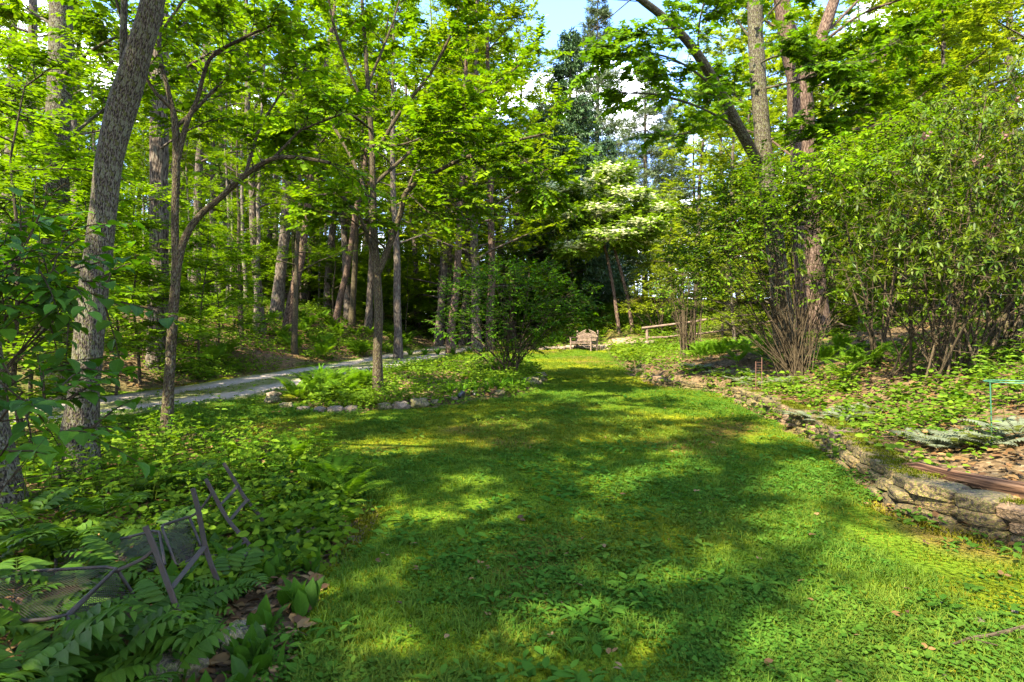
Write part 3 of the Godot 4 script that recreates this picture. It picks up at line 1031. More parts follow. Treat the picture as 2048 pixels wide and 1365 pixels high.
func make_wall() -> void:
	rng.seed = 77
	var plainst := []
	var mossy := []
	for k in 5:
		var tint: Color = [lin(1, .86, .66), lin(.66, .54, .38), lin(.9, .74, .52), lin(1, .82, .58), lin(.8, .7, .54)][k]
		var m1: StandardMaterial3D = mat.stone.duplicate()
		m1.albedo_color = tint
		m1.uv1_scale = Vector3(1.3, .5, .9)
		m1.uv1_offset = Vector3(k * .37, k * .61, k * .23)
		var m2: StandardMaterial3D = mat.mossy_stone.duplicate()
		m2.albedo_color = tint
		m2.uv1_offset = Vector3(k * .29, k * .53, k * .41)
		plainst.append(stone_mesh(100 + k, m1, 1.0))
		mossy.append(stone_mesh(200 + k, m2, 1.0))
	var runs := [
		[[2, 3, 4, 5, 6, 7, 8], "long dry stone retaining wall, moss grown, curving along the lawn", 3],
		[[9, 10, 11], "short mossy stone edging wall set back beyond the long retaining wall", 2]]
	var line := wall_line
	for r in runs:
		var ids: Array = r[0]
		var first := line[ids[0]]
		var t := thing("stone_wall", r[1], "wall", on(first.x, first.y))
		var poly := PackedVector2Array()
		if ids[0] == 2:
			poly.append(line[1])
		for i in ids:
			poly.append(line[i])
		if ids[0] == 9:
			poly[0] = Vector2(4.3, 12.1)
		var total := 0.0
		for k in poly.size() - 1:
			total += poly[k].distance_to(poly[k + 1])
		for course in r[2]:
			var s := -.1 - rf(0, .2)
			while s < total:
				var len := rf(.16, .36) * (1.15 if course == r[2] - 1 else 1.0)
				var mid := s + len * .5
				var acc := 0.0
				var p := poly[0]
				var dir := Vector2(0, 1)
				for k in poly.size() - 1:
					var sl := poly[k].distance_to(poly[k + 1])
					if mid <= acc + sl or k == poly.size() - 2:
						dir = (poly[k + 1] - poly[k]) / sl
						p = poly[k] + dir * (mid - acc)
						break
					acc += sl
				s += len * .96
				var low: bool = r[2] == 2
				var top: bool = course == r[2] - 1
				if low and top and rng.randf() < .25:
					continue
				var hh := rf(.085, .105) * (1.2 if top else 1.0)
				var sd := Vector2(dir.y, -dir.x)
				var q: Vector2 = p + sd * (.13 + rf(-.05, .035) + course * .018)
				var o := part("stone", (mossy if rng.randf() < .78 else plainst)[rng.randi() % 5], t)
				var y: float = 0.04 * p.y + .03 + course * .098
				var ang := atan2(dir.y, dir.x)
				if top and not low and rng.randf() < .7:
					for k in 34:
						moss_on_wall.append(Vector3(q.x + rf(-.13, .13), y + hh * .5 + .01, -q.y + rf(-.15, .15)))
				o.transform = Transform3D(Basis(Vector3.UP, ang + rf(-.09, .09) + (PI if rng.randf() < .5 else 0.0)) * Basis(Vector3.BACK, rf(-.07, .07)) * Basis.from_scale(Vector3(len * .95, hh * 1.05, rf(.26, .36))), Vector3(q.x, y, -q.y) - t.position)
	# loose stones
	var loose := []
	for k in 5:
		loose.append(stone_mesh(300 + k, mat.stone, .3))
	var loose_moss := stone_mesh(310, mat.mossy_stone, .3)
	var set_stone := func(px: float, d: float, size: Vector3, label: String, group: String, moss := false, lift := 0.0) -> void:
		var o := MeshInstance3D.new()
		o.mesh = loose_moss if moss else loose[rng.randi() % 5]
		o.name = numbered("stone")
		add_child(o)
		var p := foot(px, d)
		o.transform = Transform3D(Basis(Vector3.UP, rf(0, TAU)) * Basis.from_scale(size), p + Vector3(0, size.y * .25 + lift, 0))
		tag(o, label, "stone", group)
	set_stone.call(335, 2.52, Vector3(.26, .13, .22), "grey stone with moss lying under the bent chair runner", "", true)
	set_stone.call(478, 2.78, Vector3(.2, .12, .17), "pale grey stone half hidden by broad leaves at the lawn edge", "", true)
	set_stone.call(612, 4.05, Vector3(.22, .13, .19), "rounded pale stone among the weeds beyond the further chair", "")
	set_stone.call(405, 3.1, Vector3(.2, .1, .16), "small flat stone between the two chair frames", "")
	for q in [[572, 10.0, .34], [606, 9.75, .26], [640, 9.6, .3], [672, 9.55, .36], [702, 9.6, .3], [770, 9.85, .34], [800, 9.95, .4], [838, 10.15, .5], [870, 10.4, .28], [905, 10.8, .26], [545, 10.7, .4], [548, 11.4, .36]]:
		set_stone.call(q[0], q[1], Vector3(q[2], q[2] * .55, q[2] * .8) * .72, "rough pale stone edging the front of the island bed", "stones edging the island bed", rng.randf() < .3)
	for q in [[1062, 13.4, .4], [1075, 14.0, .3], [1080, 15.2, .35], [1000, 11.6, .24]]:
		set_stone.call(q[0], q[1], Vector3(q[2], q[2] * .5, q[2] * .8), "grey stone at the lawn side of the bushy shrub's bed", "stones beside the shrub in the island bed", true)
	for k in 22:
		var px := 1085.0 + k * 10.3 + rf(-3, 3)
		set_stone.call(px, 27.6 + rf(-.15, .15) + .012 * absf(k - 10), Vector3(rf(.25, .5), rf(.14, .2), .3), "flat stone in the low edging behind the wooden bench", "stones of the low edging behind the bench")
	for q in [[1575, 2.62, .09], [1625, 2.7, .07], [1690, 2.78, .08], [1810, 3.0, .09], [1960, 2.95, .12], [1905, 2.62, .07], [1890, 2.5, .09], [1790, 2.75, .1], [2005, 2.6, .08], [2030, 3.05, .09], [1880, 3.15, .08]]:
		set_stone.call(q[0], q[1], Vector3(q[2], q[2] * .6, q[2] * .8) * .42, "small white chip of gravel lying in the sunny grass by the twig", "white gravel chips in the grass", false, .014)

# ---------------------------------------------------------------- bench, fence, chairs, stakes
func make_bench() -> void:
	rng.seed = 5
	var t := thing("garden_bench", "weathered wooden garden bench with arched slatted back at the far end of the lawn", "bench", on(3.42, 27.0, -.01))
	t.rotation.y = -2.3
	var m: Material = mat.old_wood
	var add := func(called: String, c: Vector3, size: Vector3, bs := Basis()) -> void:
		var s := Shape.new()
		s.box(c, size, bs, Color.WHITE, .004)
		part(called, s.mesh(m), t)
	# its front faces local +x, its length runs along z
	var hw := .58
	for sg in [-1.0, 1.0]:
		add.call("leg", Vector3(.26, .31, sg * hw), Vector3(.06, .62, .06))
		add.call("leg", Vector3(-.26, .48, sg * hw), Vector3(.06, .98, .06), Basis(Vector3.BACK, .1))
		add.call("armrest", Vector3(.0, .635, sg * hw), Vector3(.62, .03, .08))
		add.call("side_rail", Vector3(0, .38, sg * hw), Vector3(.5, .07, .03))
		add.call("stretcher", Vector3(0, .14, sg * hw), Vector3(.5, .045, .03))
	add.call("front_rail", Vector3(.26, .38, 0), Vector3(.03, .08, hw * 2 - .06))
	for k in 6:
		add.call("seat_slat", Vector3(.27 - k * .092, .435 - .008 * k, 0), Vector3(.078, .022, hw * 2 + .04))
	add.call("back_rail", Vector3(-.235, .5, 0), Vector3(.03, .06, hw * 2 - .06))
	var n := 15
	for k in n:
		var z := lerpf(-hw + .07, hw - .07, k / (n - 1.0))
		var f := absf(z) / hw
		var top := .84 + .13 * cos(clampf(f * 1.5, 0, 1.2) * 1.5) - (.12 if f < .16 else 0.0)
		var h := top - .5
		add.call("back_slat", Vector3(-.255 - (.5 + h * .5 - .5) * .1, .5 + h * .5, z), Vector3(.016, h, .045), Basis(Vector3.BACK, .1))
	var rail := Shape.new()
	for side in [-1.0, 1.0]:
		var pts := PackedVector3Array()
		var rad := PackedFloat32Array()
		for k in 12:
			var f := lerpf(.12, 1.0, k / 11.0)
			var y := .86 + .13 * cos(clampf(f * 1.5, 0, 1.2) * 1.5) + (.02 if k == 0 else 0.0)
			pts.append(Vector3(-.255 - (y - .5) * .1, y, side * f * hw))
			rad.append(.026)
		var b := rail.v.size()
		rail.tube(pts, rad, 7, Color.WHITE)
		rail.cap(b, 7, pts[0], Vector3(0, 0, -side), Color.WHITE)
	var ring := PackedVector3Array()
	var rr := PackedFloat32Array()
	for k in 9:
		var an := PI * k / 8.0
		ring.append(Vector3(-.285, .84 - .09 * sin(an), -.1 * cos(an)))
		rr.append(.018)
	rail.tube(ring, rr, 6, Color.WHITE)
	part("top_rail", rail.mesh(m), t)

func make_fence() -> void:
	rng.seed = 6
	var p1 := at(1294, 695, 27.7)
	p1.y = gh(p1.x, 27.7)
	var t := thing("rail_fence", "rustic round-pole fence with two rails beside the bench path", "fence", p1)
	var m: Material = mat.old_wood
	var pole := func(called: String, pts: PackedVector3Array, r0: float, r1: float) -> void:
		var s := Shape.new()
		var q := PackedVector3Array()
		var rad := PackedFloat32Array()
		for k in pts.size():
			q.append(pts[k] - p1)
			rad.append(lerpf(r0, r1, float(k) / (pts.size() - 1)))
		s.tube(q, rad, 8, Color.WHITE, .07)
		s.cap(0, 8, q[0], (q[0] - q[1]).normalized(), Color.WHITE)
		s.cap((q.size() - 1) * 9, 8, q[-1], (q[-1] - q[-2]).normalized(), Color.WHITE)
		part(called, s.mesh(m), t)
	for q in [[1294, 656, 27.7, .075], [1445, 636, 28.2, .065], [1556, 622, 28.6, .065]]:
		var top := at(q[0], q[1] - 3, q[2])
		var b := Vector3(top.x, gh(top.x, q[2]) - .25, top.z)
		pole.call("post", PackedVector3Array([b, b.lerp(top, .5) + Vector3(.01, 0, 0), top]), q[3], q[3] * .9)
	pole.call("rail", path3([[1284, 657, 27.62], [1354, 648, 27.82], [1408, 641, 28.0]], 27.7), .06, .05)
	pole.call("rail", path3([[1400, 641, 28.12], [1445, 636, 28.12], [1500, 630, 28.3], [1560, 620, 28.5]], 28), .05, .045)
	pole.call("rail", path3([[1296, 676, 27.64], [1330, 675, 27.75], [1358, 671, 27.85]], 27.7), .05, .045)
	pole.call("rail", path3([[1392, 669, 28.0], [1445, 662, 28.12], [1500, 651, 28.3], [1566, 638, 28.5]], 28), .05, .045)

func bar(pts: PackedVector3Array, w: float, h: float) -> Shape:   # flat iron bar bent along points
	var s := Shape.new()
	var p2 := PackedVector3Array()
	for k in pts.size() - 1:
		for j in 5:
			p2.append(pts[k].cubic_interpolate(pts[k + 1], pts[maxi(k - 1, 0)], pts[mini(k + 2, pts.size() - 1)], j / 5.0))
	p2.append(pts[-1])
	for k in p2.size() - 1:
		var d := p2[k + 1] - p2[k]
		var z := d.normalized()
		var x := z.cross(Vector3(.12, .3, .95)).normalized()
		s.box((p2[k] + p2[k + 1]) * .5, Vector3(w, h, d.length() + w * .2), Basis(x, z.cross(x), z), Color.WHITE, w * .12)
	return s

func mesh_panel(t: Node3D, a: Vector3, eu: Vector3, ev: Vector3, bow: float) -> void:   # expanded metal between a and a + eu + ev, with a tube round it
	var s := Shape.new()
	var nn := eu.cross(ev).normalized()
	var lu := eu.length()
	var lv := ev.length()
	var f := func(u: float, v: float) -> Vector3: return a + eu * u + ev * v + nn * bow * (1.0 - pow(2 * u - 1, 2)) * (1.0 - pow(2 * v - 1, 2))
	var step := .021
	for sg in [-1.0, 1.0]:
		var c := -lv * 1.7
		while c < lu + lv * 1.7:
			var prev = null
			for k in 9:
				var v := k / 8.0
				var u: float = (c + sg * v * lv * 1.6) / lu
				if u < 0 or u > 1:
					prev = null
					continue
				var p: Vector3 = f.call(u, v)
				if prev != null:
					var d: Vector3 = p - prev
					var z := d.normalized()
					var x := nn.cross(z).normalized()
					var b := s.v.size()
					var e := x * .0011
					var up := nn * .0012
					s.put(prev - e, nn, Color.WHITE); s.put(prev + e + up, nn, Color.WHITE); s.put(p + e + up, nn, Color.WHITE); s.put(p - e, nn, Color.WHITE)
					s.tri(b, b + 1, b + 2); s.tri(b, b + 2, b + 3)
				prev = p
			c += step
	part("wire_mesh", s.mesh(mat.iron), t, "stuff")
	var rim := Shape.new()
	var pts := PackedVector3Array()
	var rad := PackedFloat32Array()
	for q in [[0, .06], [0, .5], [0, .94], [.06, 1], [.5, 1], [.94, 1], [1, .94], [1, .5], [1, .06], [.94, 0], [.5, 0], [.06, 0], [0, .06]]:
		pts.append(f.call(q[0], q[1]))
		rad.append(.009)
	rim.tube(pts, rad, 7, Color.WHITE)
	part("rim", rim.mesh(mat.iron), t)

func make_chairs() -> void:
	var put_bar := func(t: Node3D, called: String, pts: Array, w: float, h: float) -> void:
		var p := path3(pts, 2.7)
		part(called, bar(moved(p, -t.position), w, h).mesh(mat.iron), t)
	var a := thing("patio_chair", "overturned black iron mesh chair lying with one mesh panel level above the ferns", "chair", foot(250, 2.75))
	mesh_panel(a, at(-230, 1160, 3.05) - a.position, at(238, 1133, 3.05) - at(-230, 1160, 3.05), at(125, 1238, 2.6) - at(238, 1133, 3.05), -.02)
	var f0 := at(232, 1137, 3.05) - a.position
	var f1 := at(130, 1240, 2.6) - a.position
	mesh_panel(a, f0, f1 - f0, Vector3(.16, -.34, -.06), .015)
	put_bar.call(a, "side_rail", [[290, 1054, 2.75], [309, 1099, 2.75], [340, 1182, 2.74], [362, 1242, 2.72], [376, 1274, 2.7], [370, 1297, 2.66], [317, 1320, 2.58], [245, 1357, 2.46]], .026, .014)
	put_bar.call(a, "side_rail", [[385, 978, 3.2], [396, 1020, 3.2], [408, 1084, 3.2], [419, 1122, 3.19], [438, 1174, 3.18], [436, 1200, 3.14]], .026, .014)
	put_bar.call(a, "cross_bar", [[340, 1180, 2.75], [375, 1136, 2.98], [408, 1094, 3.19]], .034, .008)
	put_bar.call(a, "strut", [[309, 1099, 2.75], [282, 1120, 2.85], [238, 1140, 3.0]], .016, .012)
	put_bar.call(a, "strut", [[362, 1242, 2.72], [300, 1262, 2.68], [225, 1250, 2.7]], .016, .012)
	var b := thing("patio_chair", "overturned black iron mesh chair leaning upright among ferns and broad leaves", "chair", foot(400, 3.6))
	mesh_panel(b, at(322, 1052, 3.5) - b.position, at(378, 1034, 3.75) - at(322, 1052, 3.5), at(352, 1133, 3.4) - at(322, 1052, 3.5), .02)
	mesh_panel(b, at(112, 1110, 3.6) - b.position, at(318, 1060, 3.55) - at(112, 1110, 3.6), at(330, 1135, 3.3) - at(318, 1060, 3.55), -.02)
	put_bar.call(b, "side_rail", [[411, 959, 3.75], [425, 985, 3.75], [441, 1016, 3.75], [460, 1046, 3.74], [493, 1084, 3.72], [498, 1096, 3.68], [490, 1111, 3.6], [449, 1140, 3.45]], .024, .013)
	put_bar.call(b, "side_rail", [[447, 927, 4.2], [458, 945, 4.2], [472, 967, 4.2], [490, 997, 4.2], [521, 1035, 4.18], [524, 1050, 4.1]], .024, .013)
	put_bar.call(b, "cross_bar", [[441, 1010, 3.76], [458, 992, 3.98], [475, 972, 4.19]], .034, .008)
	put_bar.call(b, "cross_bar", [[460, 1041, 3.75], [477, 1020, 3.97], [494, 1000, 4.18]], .034, .008)
	put_bar.call(b, "strut", [[425, 985, 3.75], [400, 1020, 3.75], [378, 1036, 3.75]], .014, .012)
	put_bar.call(b, "strut", [[493, 1084, 3.72], [430, 1110, 3.6], [356, 1132, 3.42]], .014, .012)

func make_bits() -> void:
	rng.seed = 8
	# dead log along the wall top
	var p := PackedVector3Array()
	for q in [[3.46, 5.2], [3.52, 4.9], [3.63, 4.6], [3.78, 4.3], [3.97, 4.0], [4.3, 3.6]]:
		p.append(on(q[0], q[1], .04))
	var t := thing("rotting_log", "reddish brown rotting log lying on the bed behind the stone wall", "log", p[0])
	var s := Shape.new()
	s.tube(moved(p, -p[0]), PackedFloat32Array([.03, .055, .062, .07, .075, .075]), 10, Color.WHITE, .09)
	s.cap(0, 10, Vector3.ZERO, (p[0] - p[1]).normalized(), Color.WHITE)
	part("wood", s.mesh(mat.rotten_wood), t)
	# twig in the grass
	p = PackedVector3Array([foot(1895, 2.72, .03), foot(1940, 2.76, .045), foot(1985, 2.78, .05), foot(2060, 2.86, .05)])
	t = thing("fallen_twig", "bare grey fallen twig lying in the grass among white gravel chips", "twig", p[0])
	s = Shape.new()
	s.tube(moved(p, -p[0]), PackedFloat32Array([.004, .009, .011, .012]), 6, Color.WHITE, .1)
	s.tube(PackedVector3Array([p[1] - p[0], p[1] - p[0] + Vector3(.05, .02, .1)]), PackedFloat32Array([.006, .003]), 5, Color.WHITE)
	part("wood", s.mesh(mat.twig_bark), t)
	# rusty stakes of a plant support
	var b := foot(1518, 10.3)
	t = thing("plant_stake", "pair of thin rusty stakes with rungs standing in silvery ferns", "plant support", b)
	for q in [[1512, .0], [1524, .0]]:
		var e := foot(q[0], 10.3) - b
		s = Shape.new()
		s.tube(PackedVector3Array([e + Vector3(0, -.1, 0), e + Vector3(0, .62, 0)]), PackedFloat32Array([.007, .007]), 6, Color.WHITE)
		s.cap(7, 6, e + Vector3(0, .62, 0), Vector3.UP, Color.WHITE)
		part("rod", s.mesh(mat.rust), t)
	for k in 6:
		s = Shape.new()
		s.tube(PackedVector3Array([Vector3(-.054, .3 + k * .05, 0), Vector3(.054, .3 + k * .05, 0)]), PackedFloat32Array([.003, .003]), 5, Color.WHITE)
		part("rung", s.mesh(mat.rust), t)
	# green hoop
	b = foot(1985, 5.3)
	t = thing("plant_hoop", "green wire hoop on a leg among tall narrow-leaved plants", "plant support", b)
	s = Shape.new()
	s.tube(PackedVector3Array([Vector3(0, -.1, 0), Vector3(-.01, .35, 0), Vector3(-.02, .62, 0)]), PackedFloat32Array([.006, .006, .006]), 6, Color.WHITE)
	part("leg", s.mesh(mat.green_wire), t)
	s = Shape.new()
	var ring := PackedVector3Array()
	var rad := PackedFloat32Array()
	for k in 29:
		ring.append(Vector3(.19 + .21 * cos(TAU * k / 28 + PI), .62, .21 * sin(TAU * k / 28)))
		rad.append(.006)
	s.tube(ring, rad, 6, Color.WHITE)
	part("ring", s.mesh(mat.green_wire), t)
	# two dark nursery pots left among the day lilies
	for q in [[921, 11.0, .075, "black plastic pot lying at the edge of the day lilies"], [949, 11.25, .06, "small black plastic pot half hidden in the day lilies"]]:
		b = foot(q[0], q[1], q[2] * .6)
		t = thing("flower_pot", q[3], "pot", b)
		s = Shape.new()
		var r: float = q[2]
		var pr := [[-r * 1.1, .001], [-r * 1.1, r * .62], [r * .75, r * .85], [r * .75, r * .95], [r * 1.0, r * .97], [r * 1.0, r * .86], [-r * .95, r * .55], [-r * .95, .001]]
		var pts := PackedVector3Array()
		var rr := PackedFloat32Array()
		for e in pr:
			pts.append(Vector3(e[0], 0, 0))
			rr.append(e[1])
		var sides := 14
		var base := s.v.size()
		for j in pts.size():
			for k in sides + 1:
				var an := TAU * k / sides
				var o := Vector3(0, cos(an), sin(an))
				s.put(pts[j] + o * rr[j], o if j < 5 else -o, Color.WHITE)
		for j in pts.size() - 1:
			for k in sides:
				var o := base + j * (sides + 1) + k
				s.tri(o, o + sides + 1, o + 1); s.tri(o + 1, o + sides + 1, o + sides + 2)
		part("body", s.mesh(mat.black_plastic), t)
		t.rotation = Vector3(0, rf(0, 3), .25)

# ---------------------------------------------------------------- ground cover
func lawn_places(n: int, near: float, far: float, power: float, sizes: Vector2, margin: float, patch: float, seedoff: float, cols: PackedColorArray, ca: Color, cb: Color) -> Array:
	var o := []
	var tries := 0
	while o.size() < n and tries < n * 6:
		tries += 1
		var d := lerpf(near, far, pow(rng.randf(), power))
		var x := rf(-1.0, 1.0) * (d * .95 + .2)
		if x > 5.5 or x < -8.0: continue
		if patch > -1 and noise.get_noise_2d(x * 16 + seedoff, d * 16) + rf(-.12, .12) < patch: continue
		var p := Vector2(x, d)
		if poly_in(p, lawn) < margin or poly_in(p, island) > -margin: continue
		if d > 7 and absf(absf(seg_side(p, road_line)) - .82) < .36: continue
		var s := rf(sizes.x, sizes.y) * (1.0 + d * .03)
		o.append(Transform3D(Basis(Vector3.UP, rf(0, TAU)) * Basis(Vector3.RIGHT, rf(-.15, .15)) * Basis.from_scale(Vector3(s, s * rf(.7, 1.2), s)), Vector3(x, gh(x, d) + .012, -d)))
		var c := ca.lerp(cb, rng.randf())
		c = c.lerp(Color(c.r * 1.5, c.g * 1.05, c.b), smoothstep(-.1, .25, noise.get_noise_2d(x * 7 + 11, d * 7)))
		cols.append(c)
	return o

func make_lawn_cover() -> void:
	rng.seed = 21
	for v in 2:
		var tuft := Shape.new()
		for k in 14:
			var az := rf(0, TAU)
			var o := Vector3(cos(az), 0, sin(az))
			var p := Vector3(rf(-.045, .045), 0, rf(-.045, .045))
			var h := rf(.03, .075)
			var w := Vector3(-sin(az), 0, cos(az)) * rf(.0016, .0028)
			var b := tuft.v.size()
			var nn := (Vector3.UP * .8 + o * -.4).normalized()
			var m := p + Vector3.UP * h * .6 + o * h * .25
			var g := rf(.8, 1.2)
			var c := Color(g, g, g)
			tuft.put(p - w, nn, c); tuft.put(p + w, nn, c); tuft.put(m - w * .8, nn, c); tuft.put(m + w * .8, nn, c); tuft.put(p + Vector3.UP * h * .85 + o * h * rf(.5, .9), nn, c)
			tuft.tri(b, b + 2, b + 1); tuft.tri(b + 1, b + 2, b + 3); tuft.tri(b + 2, b + 4, b + 3)
		var cols := PackedColorArray()
		var pl := lawn_places(16000, 1.9, 30, 2.0, Vector2(.5, 1.15), .03, [-.12, .02][v], 400.0 * v, cols, Color(.05, .115, .012), Color(.11, .175, .02))
		many("grass", tuft.mesh(mat.ground_leaf), pl, cols, ["fine green grass blades growing through the moss of the lawn", "sparse taller grass tufts scattered over the mossy lawn"][v], "grass")
	# low weeds: violets and clover like leaves
	for v in 3:
		var w := Shape.new()
		var sp := leafy(.045, 1, 1, .1, Color(.8, .8, .8), Color(1.15, 1.15, 1.15))
		sp.wide = [.42, .5, .25][v]
		for k in [7, 9, 6][v]:
			var az: float = k * 2.4
			var r := rf(.01, .06)
			var p := Vector3(cos(az) * r, rf(.012, .05), sin(az) * r)
			one_leaf(w, sp, p, Vector3(cos(az), rf(-.2, .4), sin(az)), Vector3.UP + rv() * .3, [.04, .021, .085][v] * rf(.5, 1.3))
		var cols := PackedColorArray()
		var pl := lawn_places([5000, 15000, 900][v], 1.9, 20, 1.6, Vector2(.4, 1.05), -.22, [.12, .06, -.1][v], 100.0 + 300.0 * v, cols, Color(.04, .12, .012), Color(.085, .185, .02))
		many("weeds", w.mesh(mat.ground_leaf), pl, cols, ["low broad-leaved weeds in patches across the lawn", "tiny clover-like leaves matted over the lawn", "narrow rosette weeds dotted about the lawn"][v], "weeds")
	# moss cushions, a raised pile of short shoots
	var mo := Shape.new()
	for k in 26:
		var p := Vector3(rf(-.05, .05), 0, rf(-.05, .05))
		var e := p + Vector3(rf(-.008, .008), rf(.008, .02), rf(-.008, .008))
		var b := mo.v.size()
		var x := Vector3(.004, 0, 0).rotated(Vector3.UP, rf(0, TAU))
		var g := rf(.8, 1.2)
		var nn := (x.cross(e - p).normalized() * .5 + Vector3.UP).normalized()
		mo.put(p - x, nn, Color(g, g, g)); mo.put(p + x, nn, Color(g, g, g)); mo.put(e, nn, Color(g, g, g))
		mo.tri(b, b + 2, b + 1)
	var mcols := PackedColorArray()
	var mp := lawn_places(13000, 1.9, 14, 1.7, Vector2(.8, 1.5), .0, -.35, 800, mcols, Color(.12, .14, .007), Color(.19, .19, .02))
	many("moss", mo.mesh(mat.ground_leaf), mp, mcols, "yellow-green moss shoots matting the lawn surface", "moss")
	var wp := []
	var wc := PackedColorArray()
	for p in moss_on_wall:
		wp.append(Transform3D(Basis(Vector3.UP, rf(0, TAU)) * Basis(Vector3.RIGHT, rf(-.4, .4)) * Basis.from_scale(Vector3(.8, 1.3, .8)), p))
		wc.append(Color(.07, .09, .008).lerp(Color(.14, .15, .012), rng.randf()))
	many("moss", mo.mesh(mat.ground_leaf), wp, wc, "cushions of olive moss on the top stones of the long wall", "moss")

func litter_ok(x: float, d: float) -> bool:
	var p := Vector2(x, d)
	return (poly_in(p, lawn) < -.02 or poly_in(p, island) > .05) and absf(seg_side(p, road_line)) > 1.4

func make_litter() -> void:
	rng.seed = 31
	for v in 2:
		var l := Shape.new()
		var sp := leafy(.09, 1, 1, .1, Color(.85, .85, .85), Color(1.1, 1.1, 1.1))
		sp.wide = .32
		one_leaf(l, sp, Vector3(-.04, .004, 0), Vector3(1, .1 + v * .2, 0), Vector3(.1, 1, .25), .085)
		if v: one_leaf(l, sp, Vector3(-.03, .008, .03), Vector3(.7, .15, .8), Vector3(-.2, 1, .1), .07)
		var places := []
		var cols := PackedColorArray()
		var tries := 0
		while places.size() < 8000 and tries < 60000:
			tries += 1
			var d := lerpf(1.8, 30, pow(rng.randf(), 1.7))
			var x := rf(-1, 1) * (d * .95 + .2)
			var onlawn := not litter_ok(x, d)
			if onlawn and rng.randf() > .02: continue
			if absf(seg_side(Vector2(x, d), road_line)) < 1.3: continue
			var s := rf(.5, 1.1) * (1 + d * .02) * (rf(.25, .75) if onlawn else 1.0)
			places.append(Transform3D(Basis(Vector3.UP, rf(0, TAU)) * Basis(Vector3.RIGHT, rf(-.5, .5)) * Basis.from_scale(Vector3.ONE * s), Vector3(x, gh(x, d) + (.05 if onlawn else .02), -d)))
			cols.append([Color(.09, .046, .014), Color(.125, .07, .02), Color(.055, .028, .01), Color(.15, .092, .032)][rng.randi() % 4])
		many("litter", l.mesh(mat.dead_leaf), places, cols, ["dry brown fallen leaves strewn over beds and lawn", "curled brown dead leaves lying in heaps in the beds"][v], "dead leaves")
	# green ground cover in the beds and along the wood's edge
	for v in 3:
		var w := Shape.new()
		var sp := leafy(.06, 1, 1, .1, Color(.75, .75, .75), Color(1.2, 1.2, 1.2))
		sp.wide = [.4, .3, .46][v]
		for k in 12:
			var az := k * 2.4
			var r := rf(.01, .13)
			one_leaf(w, sp, Vector3(cos(az) * r, rf(.03, .14 + .05 * v), sin(az) * r), Vector3(cos(az), rf(-.3, .3), sin(az)), Vector3.UP + rv() * .75, [.06, .085, .065][v] * rf(.6, 1.25))
		var places := []
		var cols := PackedColorArray()
		var tries := 0
		while places.size() < 5200 and tries < 70000:
			tries += 1
			var d := lerpf(2.0, 42, pow(rng.randf(), 1.45))
			var x := rf(-1, 1) * (d * .95 + .2)
			if not litter_ok(x, d): continue
			var gate := noise.get_noise_2d(x * 9 + v * 70, d * 9) + rf(-.15, .15)
			if gate < [.06, .08, .1][v] and not (d < 18 and d > 9 and x > -5 and x < 1 and rng.randf() < .22): continue
			if x > 3.2 and x < 5.4 and d < 6.2 and rng.randf() < .8: continue
			if x > 3.2 and d < 20 and rng.randf() < .68: continue
			if x < 0 and d < 9 and d > 4.2 and rng.randf() < .5: continue
			var s := rf(.55, 1.0) * (1 + d * .03)
			places.append(Transform3D(Basis(Vector3.UP, rf(0, TAU)) * Basis.from_scale(Vector3.ONE * s), Vector3(x, gh(x, d), -d)))
			cols.append(Color(.065, .14, .01).lerp(Color(.15, .235, .0175), rng.randf()))
		many("groundcover", w.mesh(mat.ground_leaf), places, cols, ["small-leaved green ground cover spreading over the beds", "pointed-leaf seedlings carpeting the wood's edge", "round-leaved ground cover under the shrubs"][v], "ground cover")

func make_meadow() -> void:
	rng.seed = 36
	var w := Shape.new()
	var sp := leafy(.1, 1, 1, .1, Color(.75, .75, .75), Color(1.2, 1.2, 1.2))
	sp.wide = .3
	for k in 16:
		var az := k * 2.4
		var r := rf(.02, .25)
		one_leaf(w, sp, Vector3(cos(az) * r, rf(.05, .4), sin(az) * r), Vector3(cos(az), rf(-.3, .5), sin(az)), Vector3.UP + rv() * .4, .14 * rf(.7, 1.25))
	var places := []
	var cols := PackedColorArray()
	while places.size() < 4500:
		var d := rf(20.5, 52)
		var x := rf(.02, .7) * d
		if not litter_ok(x, d) or (x < 6.2 and d > 27 and d < 30.2): continue
		var low := .35 if d < 29.5 and x > 5.0 and x < 15 else 1.0
		places.append(Transform3D(Basis(Vector3.UP, rf(0, TAU)) * Basis.from_scale(Vector3.ONE * rf(.6, 1.4) * low), Vector3(x, gh(x, d), -d)))
		cols.append(Color(.1, .18, .0125).lerp(Color(.2, .27, .0175), rng.randf()))
	many("undergrowth", w.mesh(mat.ground_leaf), places, cols, "bright yellow-green herbs covering the slope beyond the fence", "undergrowth")

